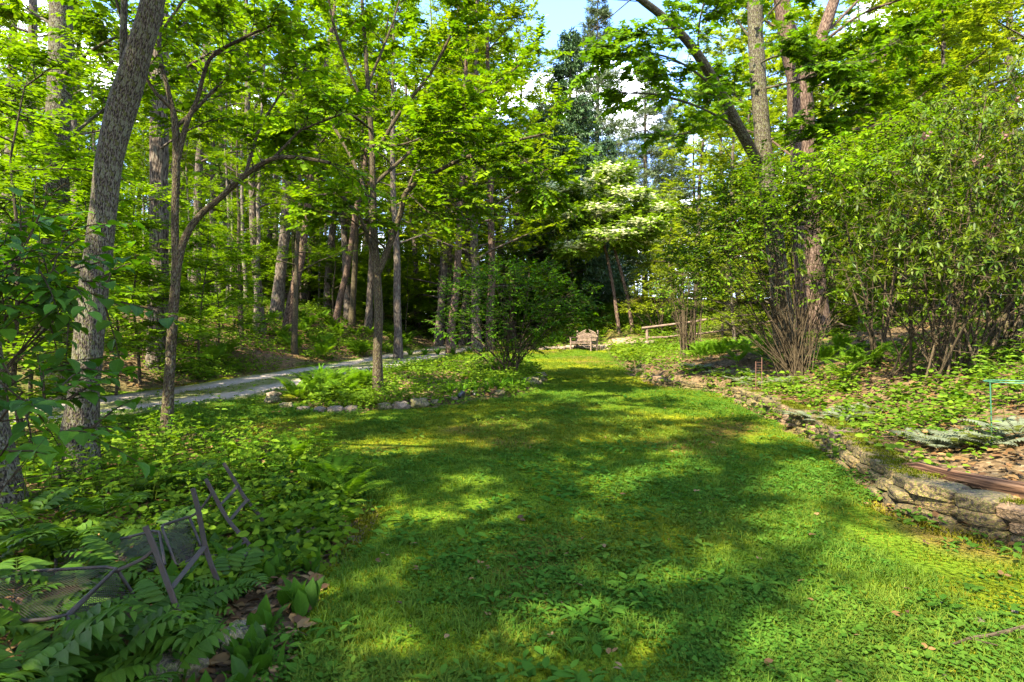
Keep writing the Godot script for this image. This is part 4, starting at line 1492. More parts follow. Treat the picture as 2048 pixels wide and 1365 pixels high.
func make_small_plants() -> void:
	rng.seed = 41
	var ga := Color(.05, .12, .01)
	var gb := Color(.1, .19, .015)
	# broad, lobed ferns of the near bed
	var big := []
	for k in 4:
		big.append(frond(rf(.42, .52), 9, .17, .16, .3, rf(.95, 1.25), rf(1.3, 1.9), 4, ga, gb, .2))
	var f1 := fern("broad_fern", "coarse green fern with wide lobed fronds beside the overturned chairs", "coarse ferns around the chairs", big, 6)
	for q in [[215, 2.45, 1.0], [70, 2.35, 1.1], [130, 2.25, .9], [270, 2.62, .9], [100, 2.7, 1.0], [350, 2.9, .8], [470, 3.3, .7], [330, 2.4, .8], [150, 3.1, 1.0], [20, 2.9, 1.0], [250, 3.45, .9], [130, 3.7, 1.0], [60, 4.2, .9], [330, 3.9, .8], [215, 4.3, 1.0], [420, 4.6, .7], [20, 2.15, .9], [300, 4.9, .8], [560, 5.0, .6], [-40, 3.4, 1.0], [380, 5.2, .8]]:
		plant(f1, foot(q[0], q[1]), rf(0, TAU), q[2] * rf(.9, 1.05))
	# feathery ferns
	var fine := []
	for k in 4:
		fine.append(frond(rf(.5, .65), 22, .13, .12, .16, rf(1.0, 1.3), rf(1.2, 1.7), 1, Color(.07, .15, .01), Color(.12, .21, .015), .3))
	var f2 := fern("feathery_fern", "feathery light green fern arching in the island bed", "feathery ferns in the island bed", fine, 8)
	for q in [[600, 10.9], [630, 11.3], [655, 11.0], [690, 11.5], [715, 11.9], [660, 12.2], [620, 12.4], [735, 12.0], [585, 11.6], [690, 10.4], [640, 10.5]]:
		plant(f2, foot(q[0], q[1]), rf(0, TAU), rf(.8, 1.15))
	var bank := "feathery fern in the ferny bank between driveway and wood"
	for k in 95:
		var d := rf(15, 31)
		var x := rf(-13.5, -1.0)
		var r := -seg_side(Vector2(x, d), road_line)
		if r < 1.7 or r > 7.5: continue
		var o := plant(f2, on(x, d, -.02), rf(0, TAU), rf(1.0, 1.5), bank)
		o.set_meta("group", "ferns on the bank by the driveway")
	for q in [[690, 4.85], [655, 5.1], [480, 6.2], [590, 6.1]]:
		var o := plant(f2, foot(q[0], q[1]), rf(0, TAU), rf(.65, .85), "small feathery fern at the weedy edge of the lawn beyond the chairs")
		o.set_meta("group", "ferns at the weedy lawn edge")
	for q in [[1735, 10.0], [1800, 9.6], [1700, 10.4], [1690, 9.6], [1460, 15.5], [1490, 14.0], [1420, 17], [1530, 13.2], [1440, 14.4], [1500, 15.2], [1520, 16.3], [1475, 13.4], [1540, 14.5], [1430, 15.8], [1410, 14.8], [1555, 12.6], [1650, 11.6], [1680, 12.2], [1560, 16], [1390, 16]]:
		var o := plant(f2, foot(q[0], q[1]), rf(0, TAU), rf(.85, 1.2), "green fern growing in the bed between the shrubs and the stone wall")
		o.set_meta("group", "ferns in the wall bed")
	var silver := []
	for k in 3:
		silver.append(frond(rf(.34, .42), 14, .1, .16, .15, rf(.5, .8), rf(.7, 1.0), 1, Color(.09, .115, .065), Color(.16, .185, .115), .3))
	var f3 := fern("silvery_fern", "low silvery grey fern spreading over the bed behind the stone wall", "silvery ferns behind the stone wall", silver, 10, .1)
	for q in [[1650, 7.6], [1690, 7.5], [1725, 7.7], [1610, 8.1], [1880, 5.6], [1930, 5.5], [1985, 5.35], [2030, 5.4], [1850, 5.9], [1480, 11.8], [1510, 11.0], [1545, 11.2], [1580, 10.6], [1500, 12.4], [1440, 12.8], [1400, 13.6], [1380, 14.2]]:
		plant(f3, foot(q[0], q[1]), rf(0, TAU), rf(.85, 1.2))
	# broad upright leaves (lily of the valley)
	var leaves := []
	for k in 3:
		var l := Shape.new()
		var sp := leafy(.17, 4, 1, .1, Color(.035, .1, .011), Color(.06, .14, .015))
		sp.wide = .24
		one_leaf(l, sp, Vector3(0, .02, 0), Vector3(.35 + .15 * k, 1, 0), Vector3(-1, .4, 0), .2)
		l.tube(PackedVector3Array([Vector3(0, -.02, 0), Vector3(0, .03, 0)]), PackedFloat32Array([.003, .003]), 4, sp.a)
		leaves.append(l.mesh(mat.veined_leaf))
	var lily := broad_clump("lily_leaves", "clump of broad upright lily leaves at the shady edge of the lawn", "broad lily leaf clumps by the chairs", leaves, 4)
	for k in 150:
		var d := lerpf(2.0, 6.0, pow(rng.randf(), 1.4))
		var edge := lerpf(-1.0, -1.6, (d - 2.4) / 3.6)
		var x := edge - absf(rng.randfn(0, .45)) - .03
		plant(lily, on(x, d), rf(0, TAU), rf(.55, .95))
	# leafy weeds of the left bed
	var h1 := herb("leafy_weed", "soft green leafy weed in the sunlit tangle around the two near trunks", "leafy weeds round the near trunks", .42, 6, .095, .22, Color(.06, .14, .01), Color(.14, .23, .015), 4, .14)
	for k in 120:
		var d := lerpf(4.6, 11, rng.randf())
		var x := rf(-.92 * d, -1.6)
		if not litter_ok(x, d): continue
		plant(h1, on(x, d), rf(0, TAU), rf(.6, 1.2))
	var h2 := herb("tall_weed", "tall single-stemmed weed with drooping pointed leaves at the lawn's weedy corner", "tall weeds at the weedy corner", .75, 9, .14, .17, Color(.08, .16, .015), Color(.13, .22, .02), 1, .02)
	for q in [[515, 8.4, 1.0], [445, 7.9, .85], [560, 8.3, .7], [490, 7.6, .7], [415, 8.2, .8], [540, 7.3, .6], [470, 8.6, .9]]:
		plant(h2, foot(q[0], q[1]), rf(0, TAU), q[2])
	for q in [[1950, 6.3, .8], [1985, 6.5, 1.0], [2010, 6.2, 1.05], [2035, 6.0, .9], [1925, 6.9, .8], [1965, 7.1, .9], [2040, 6.8, 1.1], [2015, 5.6, .8], [1990, 5.2, .7], [1945, 5.6, .6]]:
		var o := plant(h2, foot(q[0], q[1]), rf(0, TAU), q[2], "tall narrow-leaved plant growing by the green wire hoop")
		o.set_meta("group", "tall plants by the wire hoop")
	var h3 := herb("bed_plant", "low plant with wide bright leaves in the sunny bed above the stone wall", "wide-leaved plants above the stone wall", .16, 3, .12, .42, Color(.07, .16, .015), Color(.13, .23, .025), 5, .14)
	for k in 60:
		var d := rf(4.5, 13)
		var x := rf(3.7, 8.5)
		if seg_side(Vector2(x, d), wall_line) < .75 or (d < 5.6 and rng.randf() < .7): continue
		plant(h3, on(x, d), rf(0, TAU), rf(.6, 1.15))
	for q in [[1440, 17.5], [1480, 17], [1510, 16], [1420, 19], [1530, 17], [1390, 18.5], [1460, 20], [1500, 19]]:
		plant(h3, foot(q[0], q[1]), rf(0, TAU), rf(1.3, 1.7), "large-leaved bright plant below the rail fence").set_meta("group", "large-leaved plants below the fence")
	# day lilies
	var dl := strap_clump("day_lily", "clump of arching strap leaves at the lawn edge of the island bed", "day lilies edging the island bed", 34, .42, Color(.05, .14, .01), Color(.09, .19, .015))
	for q in [[925, 11.3], [950, 11.5], [975, 11.6], [1000, 11.9], [1025, 12.1], [1045, 12.4], [940, 11.9], [985, 12.2], [1012, 12.5], [900, 11.3]]:
		plant(dl, foot(q[0], q[1]), rf(0, TAU), rf(.8, 1.1))
	for q in [[850, 24], [875, 24.5], [905, 24.8], [820, 23.8], [940, 25.5], [800, 23.2], [700, 15], [640, 14.6]]:
		plant(dl, foot(q[0], q[1]), rf(0, TAU), rf(1.3, 1.8), "tuft of strap leaves along the driveway edge").set_meta("group", "strap-leaved tufts along the drive")
	for q in [[1085, 29.5], [1105, 29.2], [1125, 29.6], [1145, 30], [1070, 30], [1205, 30.5], [1115, 30.5], [1165, 31]]:
		plant(dl, foot(q[0], q[1]), rf(0, TAU), rf(1.6, 2.1), "tall strap-leaved clump behind the wooden bench").set_meta("group", "strap-leaved clumps behind the bench")

# ---------------------------------------------------------------- the trees and shrubs of the photograph
func make_near_trees() -> void:
	rng.seed = 51
	var ga := Color(.07, .15, .007)
	var gb := Color(.14, .22, .01)
	# leaning lichen-covered maple
	var s := leafy(.11, 1, 8, .35, ga, gb)
	s.wide = .36
	s.gaps = true
	hero_tree("leaning_tree", "leaning tree with thick lichen-covered grey bark in the near weeds", 5.6,
		[[150, 965, 5.63], [168, 780], [185, 600], [205, 430], [222, 300, 5.55], [248, 200, 5.5], [282, 90, 5.4], [312, -40, 5.3], [330, -250, 5.2], [325, -600, 5.0], [300, -900, 5.0]],
		[.22, .13, .122, .117, .116, .125, .106, .098, .09, .07, .03], "bark_lichen", [
		[[[245, 150, 5.45], [247, 60, 5.4], [252, -150, 5.4]], .034, .026, 0, 0, 0],
		[[[320, -120, 5.3], [420, -260, 5.0], [600, -420, 4.6], [800, -520, 4.3]], .06, .015, 16, 1.0, 6],
		[[[328, -300, 5.2], [250, -450, 4.8], [100, -600, 4.4], [-100, -700, 4.0]], .05, .015, 14, 1.0, 6],
		[[[325, -500, 5.1], [420, -640, 5.8], [600, -800, 6.6], [760, -900, 7.2]], .05, .015, 16, 1.1, 6],
		[[[310, -800, 5.0], [330, -1100, 4.6], [420, -1400, 4.2]], .04, .01, 16, 1.1, 6],
		[[[300, -10, 5.35], [200, -60, 5.8], [80, -60, 6.4], [-60, -40, 7.0]], .03, .01, 10, .8, 5]], s)
	# trunk at the frame's edge
	hero_tree("mossy_tree", "thick mossy trunk rising beside the overhanging maple branch", 4.6,
		[[-25, 1050, 4.5], [-45, 850], [-60, 650], [-75, 400], [-90, 100], [-100, -250], [-110, -700]], [.3, .2, .18, .17, .16, .13, .06], "bark_lichen", [
		[[[-90, 60, 4.5], [0, -150, 4.0], [150, -320, 3.6], [350, -450, 3.2]], .05, .015, 14, .9, 6],
		[[[-100, -300, 4.5], [0, -520, 4.8], [150, -800, 5.4]], .05, .012, 14, 1.0, 6],
		[[[-95, -150, 4.5], [-250, -300, 4.2], [-500, -400, 4.0]], .05, .012, 10, 1.0, 6]], s)
	# slender forked tree
	var s4 := leafy(.1, 1, 9, .34, ga, gb)
	s4.wide = .36
	s4.tilt = .55
	s4.gaps = true
	hero_tree("forked_tree", "slender crooked tree with mossy brown bark and a long sideways limb", 7.2,
		[[330, 895, 7.2], [338, 760], [345, 640], [352, 540], [349, 450], [352, 350], [350, 250], [338, 190], [318, 100], [325, 0], [330, -120]],
		[.09, .062, .057, .054, .046, .044, .04, .03, .026, .022, .012], "bark_brown", [
		[[[352, 545], [366, 485], [394, 437], [440, 396, 7.1], [490, 350, 7.0], [545, 318, 6.9], [600, 316, 6.8], [660, 326, 6.7]], .05, .02, 13, .75, 5, .45],
		[[[352, 330], [374, 245], [394, 200], [418, 120], [468, 85, 7.0], [548, 48, 6.9]], .036, .014, 14, .75, 5, .35],
		[[[350, 255], [395, 215, 7.4], [450, 160, 7.8], [520, 140, 8.2]], .026, .01, 10, .7, 5, .3],
		[[[345, 220], [300, 170, 7.0], [250, 60, 6.8], [220, -40, 6.7]], .024, .01, 10, .7, 5],
		[[[325, 60], [380, -20], [440, -90]], .02, .01, 8, .7, 5],
		[[[490, 350, 7.0], [520, 250, 7.1], [560, 190, 7.2], [620, 130, 7.3]], .02, .009, 10, .65, 5],
		[[[545, 318, 6.9], [600, 260, 6.9], [680, 230, 6.8]], .018, .008, 8, .6, 5]], s4)
	# spreading tree of the island bed
	var s6 := leafy(.11, 1, 12, .4, Color(.07, .155, .006), Color(.15, .235, .01))
	s6.wide = .38
	s6.tilt = .4
	hero_tree("spreading_tree", "slim upright tree with spreading layered limbs in the island bed", 11.2,
		[[756, 802, 11.2], [755, 700], [757, 620], [753, 540], [748, 470], [746, 380], [743, 280], [736, 180], [728, 60], [720, -60], [716, -200]],
		[.13, .088, .084, .082, .066, .06, .052, .044, .036, .028, .015], "bark_brown", [
		[[[756, 545], [775, 500], [800, 430], [814, 382], [870, 345, 11.0], [940, 312, 10.8], [1010, 287, 10.6], [1090, 268, 10.4]], .07, .02, 20, 1.1, 6, .4],
		[[[752, 540], [722, 440, 11.0], [662, 372, 10.7], [602, 332, 10.4], [545, 300, 10.2]], .04, .014, 16, 1.0, 6, .3],
		[[[746, 420], [700, 310, 11.4], [642, 210, 11.8], [600, 110, 12.2], [570, 20, 12.4]], .04, .014, 20, 1.1, 6],
		[[[744, 320], [800, 225, 11.0], [862, 145, 10.8], [905, 60, 10.6], [930, -40, 10.6]], .04, .014, 20, 1.1, 6],
		[[[746, 370], [842, 285, 11.8], [935, 205, 12.4], [1015, 150, 12.8], [1060, 110, 13]], .04, .014, 20, 1.1, 6],
		[[[740, 240], [690, 120, 10.8], [660, 20, 10.6], [650, -100, 10.4]], .035, .012, 18, 1.1, 6],
		[[[735, 170], [780, 60, 11.4], [810, -40, 11.6]], .03, .012, 14, 1.0, 6],
		[[[814, 382], [850, 300, 11.6], [900, 250, 11.9], [960, 235, 12.0]], .03, .01, 14, .9, 6],
		[[[940, 312, 10.8], [985, 350, 10.4], [1040, 360, 10.2]], .022, .008, 12, .8, 6],
		[[[870, 345, 11.0], [900, 390, 10.6], [940, 410, 10.4]], .02, .008, 10, .7, 6],
		[[[1010, 287, 10.6], [1060, 330, 10.2], [1090, 390, 10.0]], .02, .008, 12, .8, 9],
		[[[775, 500], [690, 430, 10.4], [640, 420, 10.0]], .02, .008, 12, .8, 9],
		[[[742, 260], [700, 230, 10.2], [640, 240, 9.8], [600, 250, 9.6]], .022, .008, 14, .9, 9],
		[[[743, 290], [800, 290, 10.2], [860, 270, 9.8], [920, 260, 9.6]], .022, .008, 14, .9, 9],
		[[[814, 385], [850, 420, 11.2], [890, 445, 11.0]], .02, .008, 8, .7, 6]], s6)
	# maple at the right with a bough across the sky
	var s8 := leafy(.13, 2, 9, .42, Color(.055, .125, .007), Color(.105, .19, .01))
	s8.wide = .52
	s8.tilt = .6
	s8.droop = .3
	hero_tree("maple_tree", "straight grey maple trunk with a long bough reaching over the lawn", 13.0,
		[[1572, 705, 13], [1563, 600], [1546, 450], [1532, 340], [1521, 220], [1513, 100], [1509, -20], [1505, -250], [1500, -600]], [.27, .215, .195, .18, .175, .17, .165, .14, .08], "bark_lichen", [
		[[[1520, 330], [1478, 255, 12.4], [1442, 185, 11.8], [1396, 110, 11.0], [1350, 55, 10.4], [1290, 5, 9.8], [1215, -50, 9.2], [1130, -90, 8.8]], .13, .035, 0, 0, 0],
		[[[1478, 255, 12.4], [1400, 215, 11.4], [1320, 190, 10.6], [1240, 185, 10.0]], .026, .01, 15, .8, 6, .2],
		[[[1442, 185, 11.8], [1370, 130, 10.8], [1290, 105, 10.0], [1210, 120, 9.5]], .026, .01, 15, .8, 6, .3],
		[[[1396, 110, 11.0], [1400, 40, 10.6], [1420, -40, 10.4]], .024, .01, 10, .8, 6],
		[[[1350, 55, 10.4], [1300, 60, 9.6], [1240, 90, 9.2]], .02, .008, 8, .6, 6],
		[[[1460, 220, 12.1], [1400, 260, 11.2], [1330, 275, 10.6]], .02, .008, 8, .6, 5],
		[[[1270, -8, 9.7], [1225, 30, 9.6], [1190, 55, 9.5], [1150, 52, 9.5]], .012, .003, 0, 0, 0],
		[[[1190, 55, 9.5], [1165, 85, 9.5], [1142, 112, 9.5]], .006, .002, 0, 0, 0],
		[[[1285, 3, 9.8], [1235, 0, 9.6], [1200, -4, 9.5]], .01, .003, 0, 0, 0],
		[[[1518, 180], [1600, 160, 12.4], [1700, 130, 11.8], [1800, 80, 11.4]], .03, .01, 26, 1.0, 6, .2],
		[[[1523, 285], [1600, 262, 12.6], [1680, 240, 12.2], [1780, 185, 11.8]], .03, .01, 24, .9, 6, .3],
		[[[1530, 320], [1590, 285, 12.5], [1640, 268, 12.2]], .02, .008, 16, .8, 6],
		[[[1512, 90], [1460, 20, 13.6], [1420, -60, 14]], .03, .01, 24, 1.0, 6],
		[[[1512, 60], [1580, -20, 12.4], [1660, -90, 12]], .03, .01, 24, 1.0, 6],
		[[[1514, 130], [1560, 110, 12.2], [1620, 120, 11.6], [1690, 160, 11.2]], .022, .008, 20, .9, 9],
		[[[1520, 240], [1470, 190, 13.2], [1420, 170, 13.4]], .02, .008, 14, .9, 9],
		[[[1505, -250], [1600, -400, 12], [1750, -500, 11]], .05, .01, 14, 1.2, 6],
		[[[1505, -300], [1400, -450, 12], [1250, -500, 11]], .05, .01, 14, 1.2, 6]], s8)
	var s9 := leafy(.12, 2, 10, .45, Color(.065, .14, .007), Color(.12, .2, .01))
	s9.wide = .5
	hero_tree("oak_tree", "massive reddish brown trunk forking high behind the maple", 17.0,
		[[1628, 690, 17], [1620, 560], [1612, 420], [1606, 300], [1602, 230], [1596, 150], [1576, 70], [1560, -40], [1550, -300]], [.5, .42, .38, .36, .36, .33, .26, .2, .1], "bark_warm", [
		[[[1602, 230], [1622, 140], [1655, 40, 17.2], [1690, -60, 17.4]], .22, .14, 0, 0, 0],
		[[[1640, 90], [1720, 30, 16.4], [1800, 0, 15.8], [1900, -30, 15.4]], .05, .015, 16, 1.3, 6],
		[[[1596, 180], [1700, 150, 15.6], [1800, 90, 15], [1880, 20, 14.6]], .05, .015, 18, 1.3, 6],
		[[[1600, 260], [1700, 260, 16], [1780, 240, 15.4], [1870, 170, 15]], .04, .015, 28, 1.2, 6],
		[[[1576, 70], [1500, 20, 17.5], [1430, -30, 18]], .05, .015, 26, 1.3, 6],
		[[[1604, 330], [1540, 280, 17.8], [1460, 250, 18.4], [1400, 240, 19]], .04, .012, 28, 1.2, 6],
		[[[1606, 350], [1690, 330, 16.2], [1760, 330, 15.8]], .04, .012, 22, 1.1, 6],
		[[[1640, 80], [1740, -20, 18], [1850, -100, 19]], .05, .012, 16, 1.3, 6]], s9)
	var s3 := leafy(.12, 1, 10, .4, ga, gb)
	s3.wide = .36
	hero_tree("straight_tree", "straight dark-barked trunk just behind the leaning tree", 10.8,
		[[113, 720, 10.8], [112, 560], [112, 420], [115, 280], [119, 140], [122, 0], [124, -200], [124, -500]], [.26, .21, .2, .195, .19, .18, .15, .08], "bark_lichen", [
		[[[118, 160], [170, 110, 10.4], [240, 70, 10], [330, 40, 9.8]], .04, .012, 14, 1.0, 8],
		[[[115, 265], [60, 220, 10.2], [0, 200, 9.8], [-80, 190, 9.5]], .035, .012, 14, 1.0, 8],
		[[[113, 300], [180, 240, 11.4], [250, 190, 12], [320, 170, 12.5]], .035, .012, 14, 1.0, 8],
		[[[121, 60], [50, 20, 11], [-40, 0, 11.2]], .035, .012, 14, 1.0, 8],
		[[[122, 0], [200, -80, 11], [300, -150, 11]], .035, .012, 14, 1.0, 8],
		[[[112, 420], [60, 400, 10.2], [0, 420, 9.8]], .025, .01, 10, .8, 8]], s3)
	hero_tree("tall_tree", "tall dark straight trunk beyond the driveway, behind the forked tree", 14.0,
		[[315, 700, 14], [317, 560], [318, 420], [317, 280], [318, 150], [320, 0], [322, -200], [322, -500]], [.27, .215, .205, .2, .19, .18, .15, .08], "bark_forest", [
		[[[318, 200], [380, 130, 13.4], [460, 90, 13], [540, 60, 12.6]], .04, .012, 16, 1.2, 8],
		[[[318, 170], [260, 110, 13.6], [190, 80, 13.2]], .04, .012, 14, 1.1, 8],
		[[[318, 90], [400, 20, 14.6], [480, -40, 15]], .04, .012, 16, 1.2, 8],
		[[[319, 60], [240, 0, 14.4], [160, -60, 14.8]], .04, .012, 14, 1.2, 8],
		[[[317, 300], [360, 270, 13.2], [420, 240, 12.6]], .03, .01, 12, 1.0, 8]], s3)
	# dogwood behind the bench
	var sd := leafy(.19, 1, 9, .45, Color(.1, .18, .015), Color(.17, .26, .025))
	sd.wide = .36
	sd.tilt = .3
	var layers := [[1215, 478, 29.5, 1.7, .2], [1150, 498, 29.2, 1.1, .25], [1280, 455, 29.6, 1.4, .25], [1200, 430, 30.2, 1.6, .25], [1130, 440, 30.6, 1.5, .3], [1250, 400, 30.4, 1.6, .3], [1180, 380, 30.8, 1.5, .3], [1225, 350, 30.6, 1.2, .35], [1310, 425, 30, 1.0, .3], [1110, 390, 31, 1.3, .35], [1265, 490, 30.2, 1.0, .25]]
	var dg := shrub("dogwood_tree", "flowering dogwood with twin pale trunks and layered creamy blossom behind the bench", "tree", foot(1252, 30.0), layers, 0, .05, .1, 110, sd, "bark_warm", "leaf", .2)
	for q in [[[1239, 668, 30], [1230, 600], [1218, 530], [1205, 480], [1190, 430]], [[1266, 666, 30.1], [1256, 600], [1240, 535], [1228, 488], [1240, 430]]]:
		var pts := path3(q, 30)
		pts[0] = foot(q[0][0], 30.0, -.1)
		hero_trunk(dg, pts, PackedFloat32Array([.11, .09, .08, .07, .045]), mat.bark_warm)
	var bl := Shape.new()
	var sb := leafy(.06, 1, 1, .1, Color(.6, .62, .45), Color(.75, .75, .6))
	sb.wide = .42
	for q in layers:
		var c := at(q[0], q[1], q[2]) - dg.position
		for k in int(330 * q[3] * q[3]):
			var o := Vector3(rf(-1, 1), 0, rf(-1, 1))
			if o.length() > 1: continue
			var p: Vector3 = c + o * q[3] + Vector3(0, q[3] * q[4] * (1.0 - o.length_squared() * .6) * rf(-.5, 1.15) + rf(-.08, .16), 0)
			for m in 4:
				one_leaf(bl, sb, p, Vector3(cos(m * 1.57), .1, sin(m * 1.57)), Vector3.UP + rv() * .2, .105 * rf(.8, 1.2))
	part("blossom", bl.mesh(mat.petal), dg, "stuff")

func make_shrubs() -> void:
	rng.seed = 61
	var ga := Color(.05, .12, .007)
	var gb := Color(.11, .19, .011)
	# tall fan of stems by the maple
	var s := leafy(.075, 1, 8, .28, ga, gb)
	s.wide = .34
	shrub("fan_shrub", "tall shrub with a dense fan of bare brown stems in front of the maple", "shrub", foot(1592, 11.4), [
		[1400, 470, 11.6, .75, .8], [1460, 420, 11.4, .8, .7], [1530, 390, 11.2, .8, .7], [1600, 380, 11.2, .8, .7], [1670, 400, 11.0, .8, .7], [1720, 440, 10.8, .7, .7], [1380, 540, 11.8, .6, .8], [1430, 520, 11.2, .6, .8], [1500, 470, 11.0, .6, .8], [1650, 470, 10.8, .5, .8], [1560, 440, 11.0, .6, .8], [1740, 380, 11.2, .7, .7], [1350, 590, 12.2, .4, .8], [1500, 360, 11.8, .7, .7], [1440, 590, 11.6, .35, 1.0], [1480, 560, 11.2, .35, 1.0], [1680, 540, 10.9, .35, 1.0], [1720, 580, 11.0, .35, .8], [1640, 580, 11.0, .3, 1.0], [1540, 560, 10.9, .3, 1.0]],
		90, .0105, .26, 260, s, "twig_bark", "leaf", .45)
	# bushy shrub in the island bed
	var s3 := leafy(.085, 1, 8, .26, Color(.035, .1, .006), Color(.08, .17, .009))
	s3.wide = .3
	shrub("bushy_shrub", "bushy dark green shrub on splayed stems at the tip of the island bed", "shrub", foot(1018, 14.7), [
		[930, 600, 14.7, .75, .7], [1000, 580, 14.4, .8, .7], [1075, 585, 14.6, .8, .7], [1140, 600, 14.8, .7, .7], [960, 650, 14.2, .65, .7], [1040, 640, 14.0, .7, .7], [1110, 640, 14.3, .65, .7], [900, 650, 14.9, .5, .7], [1170, 630, 15.0, .5, .7], [1000, 545, 15.0, .6, .6], [1080, 550, 15.0, .6, .6], [985, 700, 14.4, .4, .6], [1060, 695, 14.6, .45, .6], [940, 560, 15.2, .5, .7]],
		22, .026, .2, 210, s3, "twig_bark", "leaf", .3)
	# rhododendron mass
	var sr := leafy(.1, 3, 9, .22, Color(.038, .08, .0065), Color(.09, .125, .01))
	sr.wide = .17
	sr.droop = .12
	shrub("rhododendron", "big rhododendron with glossy leaf rosettes on crooked pale stems", "shrub", foot(1888, 8.3), [
		[1700, 480, 8.6, .7, .8], [1780, 420, 8.5, .8, .8], [1860, 380, 8.3, .85, .8], [1940, 330, 8.2, .85, .8], [2020, 300, 8.0, .9, .8], [1760, 520, 8.1, .6, .7], [1850, 480, 7.9, .75, .8], [1940, 450, 7.7, .8, .8], [2040, 430, 7.5, .8, .8], [1840, 560, 7.7, .5, .6], [1920, 550, 7.5, .55, .6], [2000, 540, 7.3, .6, .6], [2080, 520, 7.2, .7, .7], [2100, 380, 7.6, .9, .8], [1900, 270, 8.8, .7, .8], [1980, 230, 8.6, .8, .8], [2060, 210, 8.4, .8, .8], [1780, 600, 8.2, .35, .7], [1880, 610, 7.8, .3, .7], [1960, 615, 7.6, .3, .7], [2030, 600, 7.4, .35, .7]],
		40, .016, .55, 125, sr, "twig_bark", "glossy_leaf", .15)
	var rh: Node3D = get_child(get_child_count() - 1)
	var fl := Shape.new()
	var sf := leafy(.04, 1, 1, .1, Color(.16, .085, .06), Color(.3, .16, .14))
	sf.wide = .4
	for k in 6:
		var p := at(rf(1780, 2060), rf(190, 420), 7.7 + rf(-.4, .5)) - rh.position
		for m in 14:
			one_leaf(fl, sf, p + rv() * .045, rv() + Vector3(0, .3, 0), rv(), .045)
	part("spent_blossom", fl.mesh(mat.petal), rh, "stuff")
	shrub("rhododendron", "rhododendron with thick gnarled stems in the shade behind the tall plants", "shrub", foot(2025, 8.6), [
		[2010, 480, 9.0, .8, .8], [2090, 440, 8.6, .9, .8], [2140, 520, 8.2, .8, .8], [1960, 520, 9.2, .7, .7]], 14, .045, .3, 90, sr, "bark_brown", "glossy_leaf", .15)
	# light green drooping leaves between shrub and rhododendron
	var sl := leafy(.12, 1, 8, .35, Color(.08, .17, .0075), Color(.15, .24, .0125))
	sl.wide = .22
	sl.droop = .4
	shrub("leafy_sapling", "bright yellow-green sapling with long pointed leaves above the rhododendron", "sapling", foot(1760, 10.2), [
		[1680, 330, 10.2, .7, .6], [1750, 310, 10.0, .8, .6], [1830, 300, 9.8, .8, .6], [1720, 370, 9.8, .6, .6], [1800, 350, 9.6, .7, .6], [1900, 300, 9.8, .7, .6], [1640, 380, 10.4, .5, .6], [1880, 250, 10.4, .7, .6]], 9, .02, .1, 150, sl, "twig_bark", "leaf", .2)
	# clipped upright stems by the fence
	var s2 := leafy(.075, 1, 7, .24, Color(.08, .14, .01), Color(.13, .2, .015))
	shrub("upright_shrub", "narrow shrub of many upright bare stems in front of the rail fence", "shrub", foot(1378, 20.0), [
		[1345, 560, 20, .5, 1.2], [1375, 550, 19.8, .5, 1.2], [1405, 570, 20.2, .5, 1.2], [1390, 600, 20, .4, 1.2], [1350, 610, 20.2, .4, 1.2]], 36, .026, .38, 110, s2, "twig_bark", "leaf", .1)
	# yellow-green small tree by the path
	var sy := leafy(.1, 1, 8, .32, Color(.14, .2, .01), Color(.23, .28, .015))
	sy.tilt = .3
	shrub("golden_shrub", "golden green shrub with flat tiers of leaves beside the fence end", "shrub", foot(1318, 29.6), [
		[1300, 545, 30, 1.0, .3], [1330, 560, 29.6, .9, .3], [1290, 580, 29.8, .9, .25], [1320, 590, 29.4, 1.0, .25], [1268, 615, 29.5, .8, .2], [1312, 618, 29.3, 1.0, .22], [1345, 600, 29.6, .8, .3], [1310, 520, 30.2, .7, .4]], 12, .03, .25, 110, sy, "twig_bark", "leaf", .2)
	# branch of big leaves at the near edge
	var sn := leafy(.095, 4, 7, .3, Color(.035, .11, .01), Color(.085, .19, .015))
	sn.wide = .37
	sn.tilt = .3
	sn.droop = .25
	shrub("near_sapling", "young maple with large dark green leaves hanging in front of the leaning tree", "sapling", on(-3.45, 2.75), [
		[20, 520, 2.9, .3, .35], [90, 560, 3.1, .32, .3], [160, 600, 3.2, .28, .25], [-60, 560, 2.9, .4, .4], [20, 620, 3.0, .3, .3], [10, 790, 2.6, .3, .4], [70, 850, 2.6, .28, .35], [110, 800, 2.7, .2, .3], [20, 900, 2.5, .25, .4], [-80, 780, 2.7, .4, .5], [-40, 460, 3.0, .35, .4]], 14, .014, .05, 120, sn, "twig_bark", "veined_leaf", .1)

func wood_label(v: int, d: float, lean: float) -> String:
	var look: String = ["straight brown-grey", "tall grey", "thin brown", "thick dark grey", "reddish brown"][v]
	if absf(lean) > .05:
		look = "leaning " + ["brown-grey", "grey", "thin brown", "dark grey", "reddish"][v]
	if d < 25: return "forest tree with a %s trunk on the ferny bank beside the driveway" % look
	if d < 37: return "forest tree with a %s trunk at the top of the ferny bank" % look
	if d < 55: return "forest tree with a %s trunk deep in the wood behind the bank" % look
	return "distant forest tree with a %s trunk at the far side of the wood" % look

func sapling_label(v: int, d: float) -> String:
	var look: String = ["bushy", "low spreading", "tall slender"][v]
	if d < 14: return "%s green sapling near the driveway by the straight trunks" % look
	if d < 28: return "%s green sapling under the trees along the driveway" % look
	if d < 55: return "%s green sapling among the trunks deep in the wood" % look
	return "%s leafy young tree closing the far side of the wood" % look

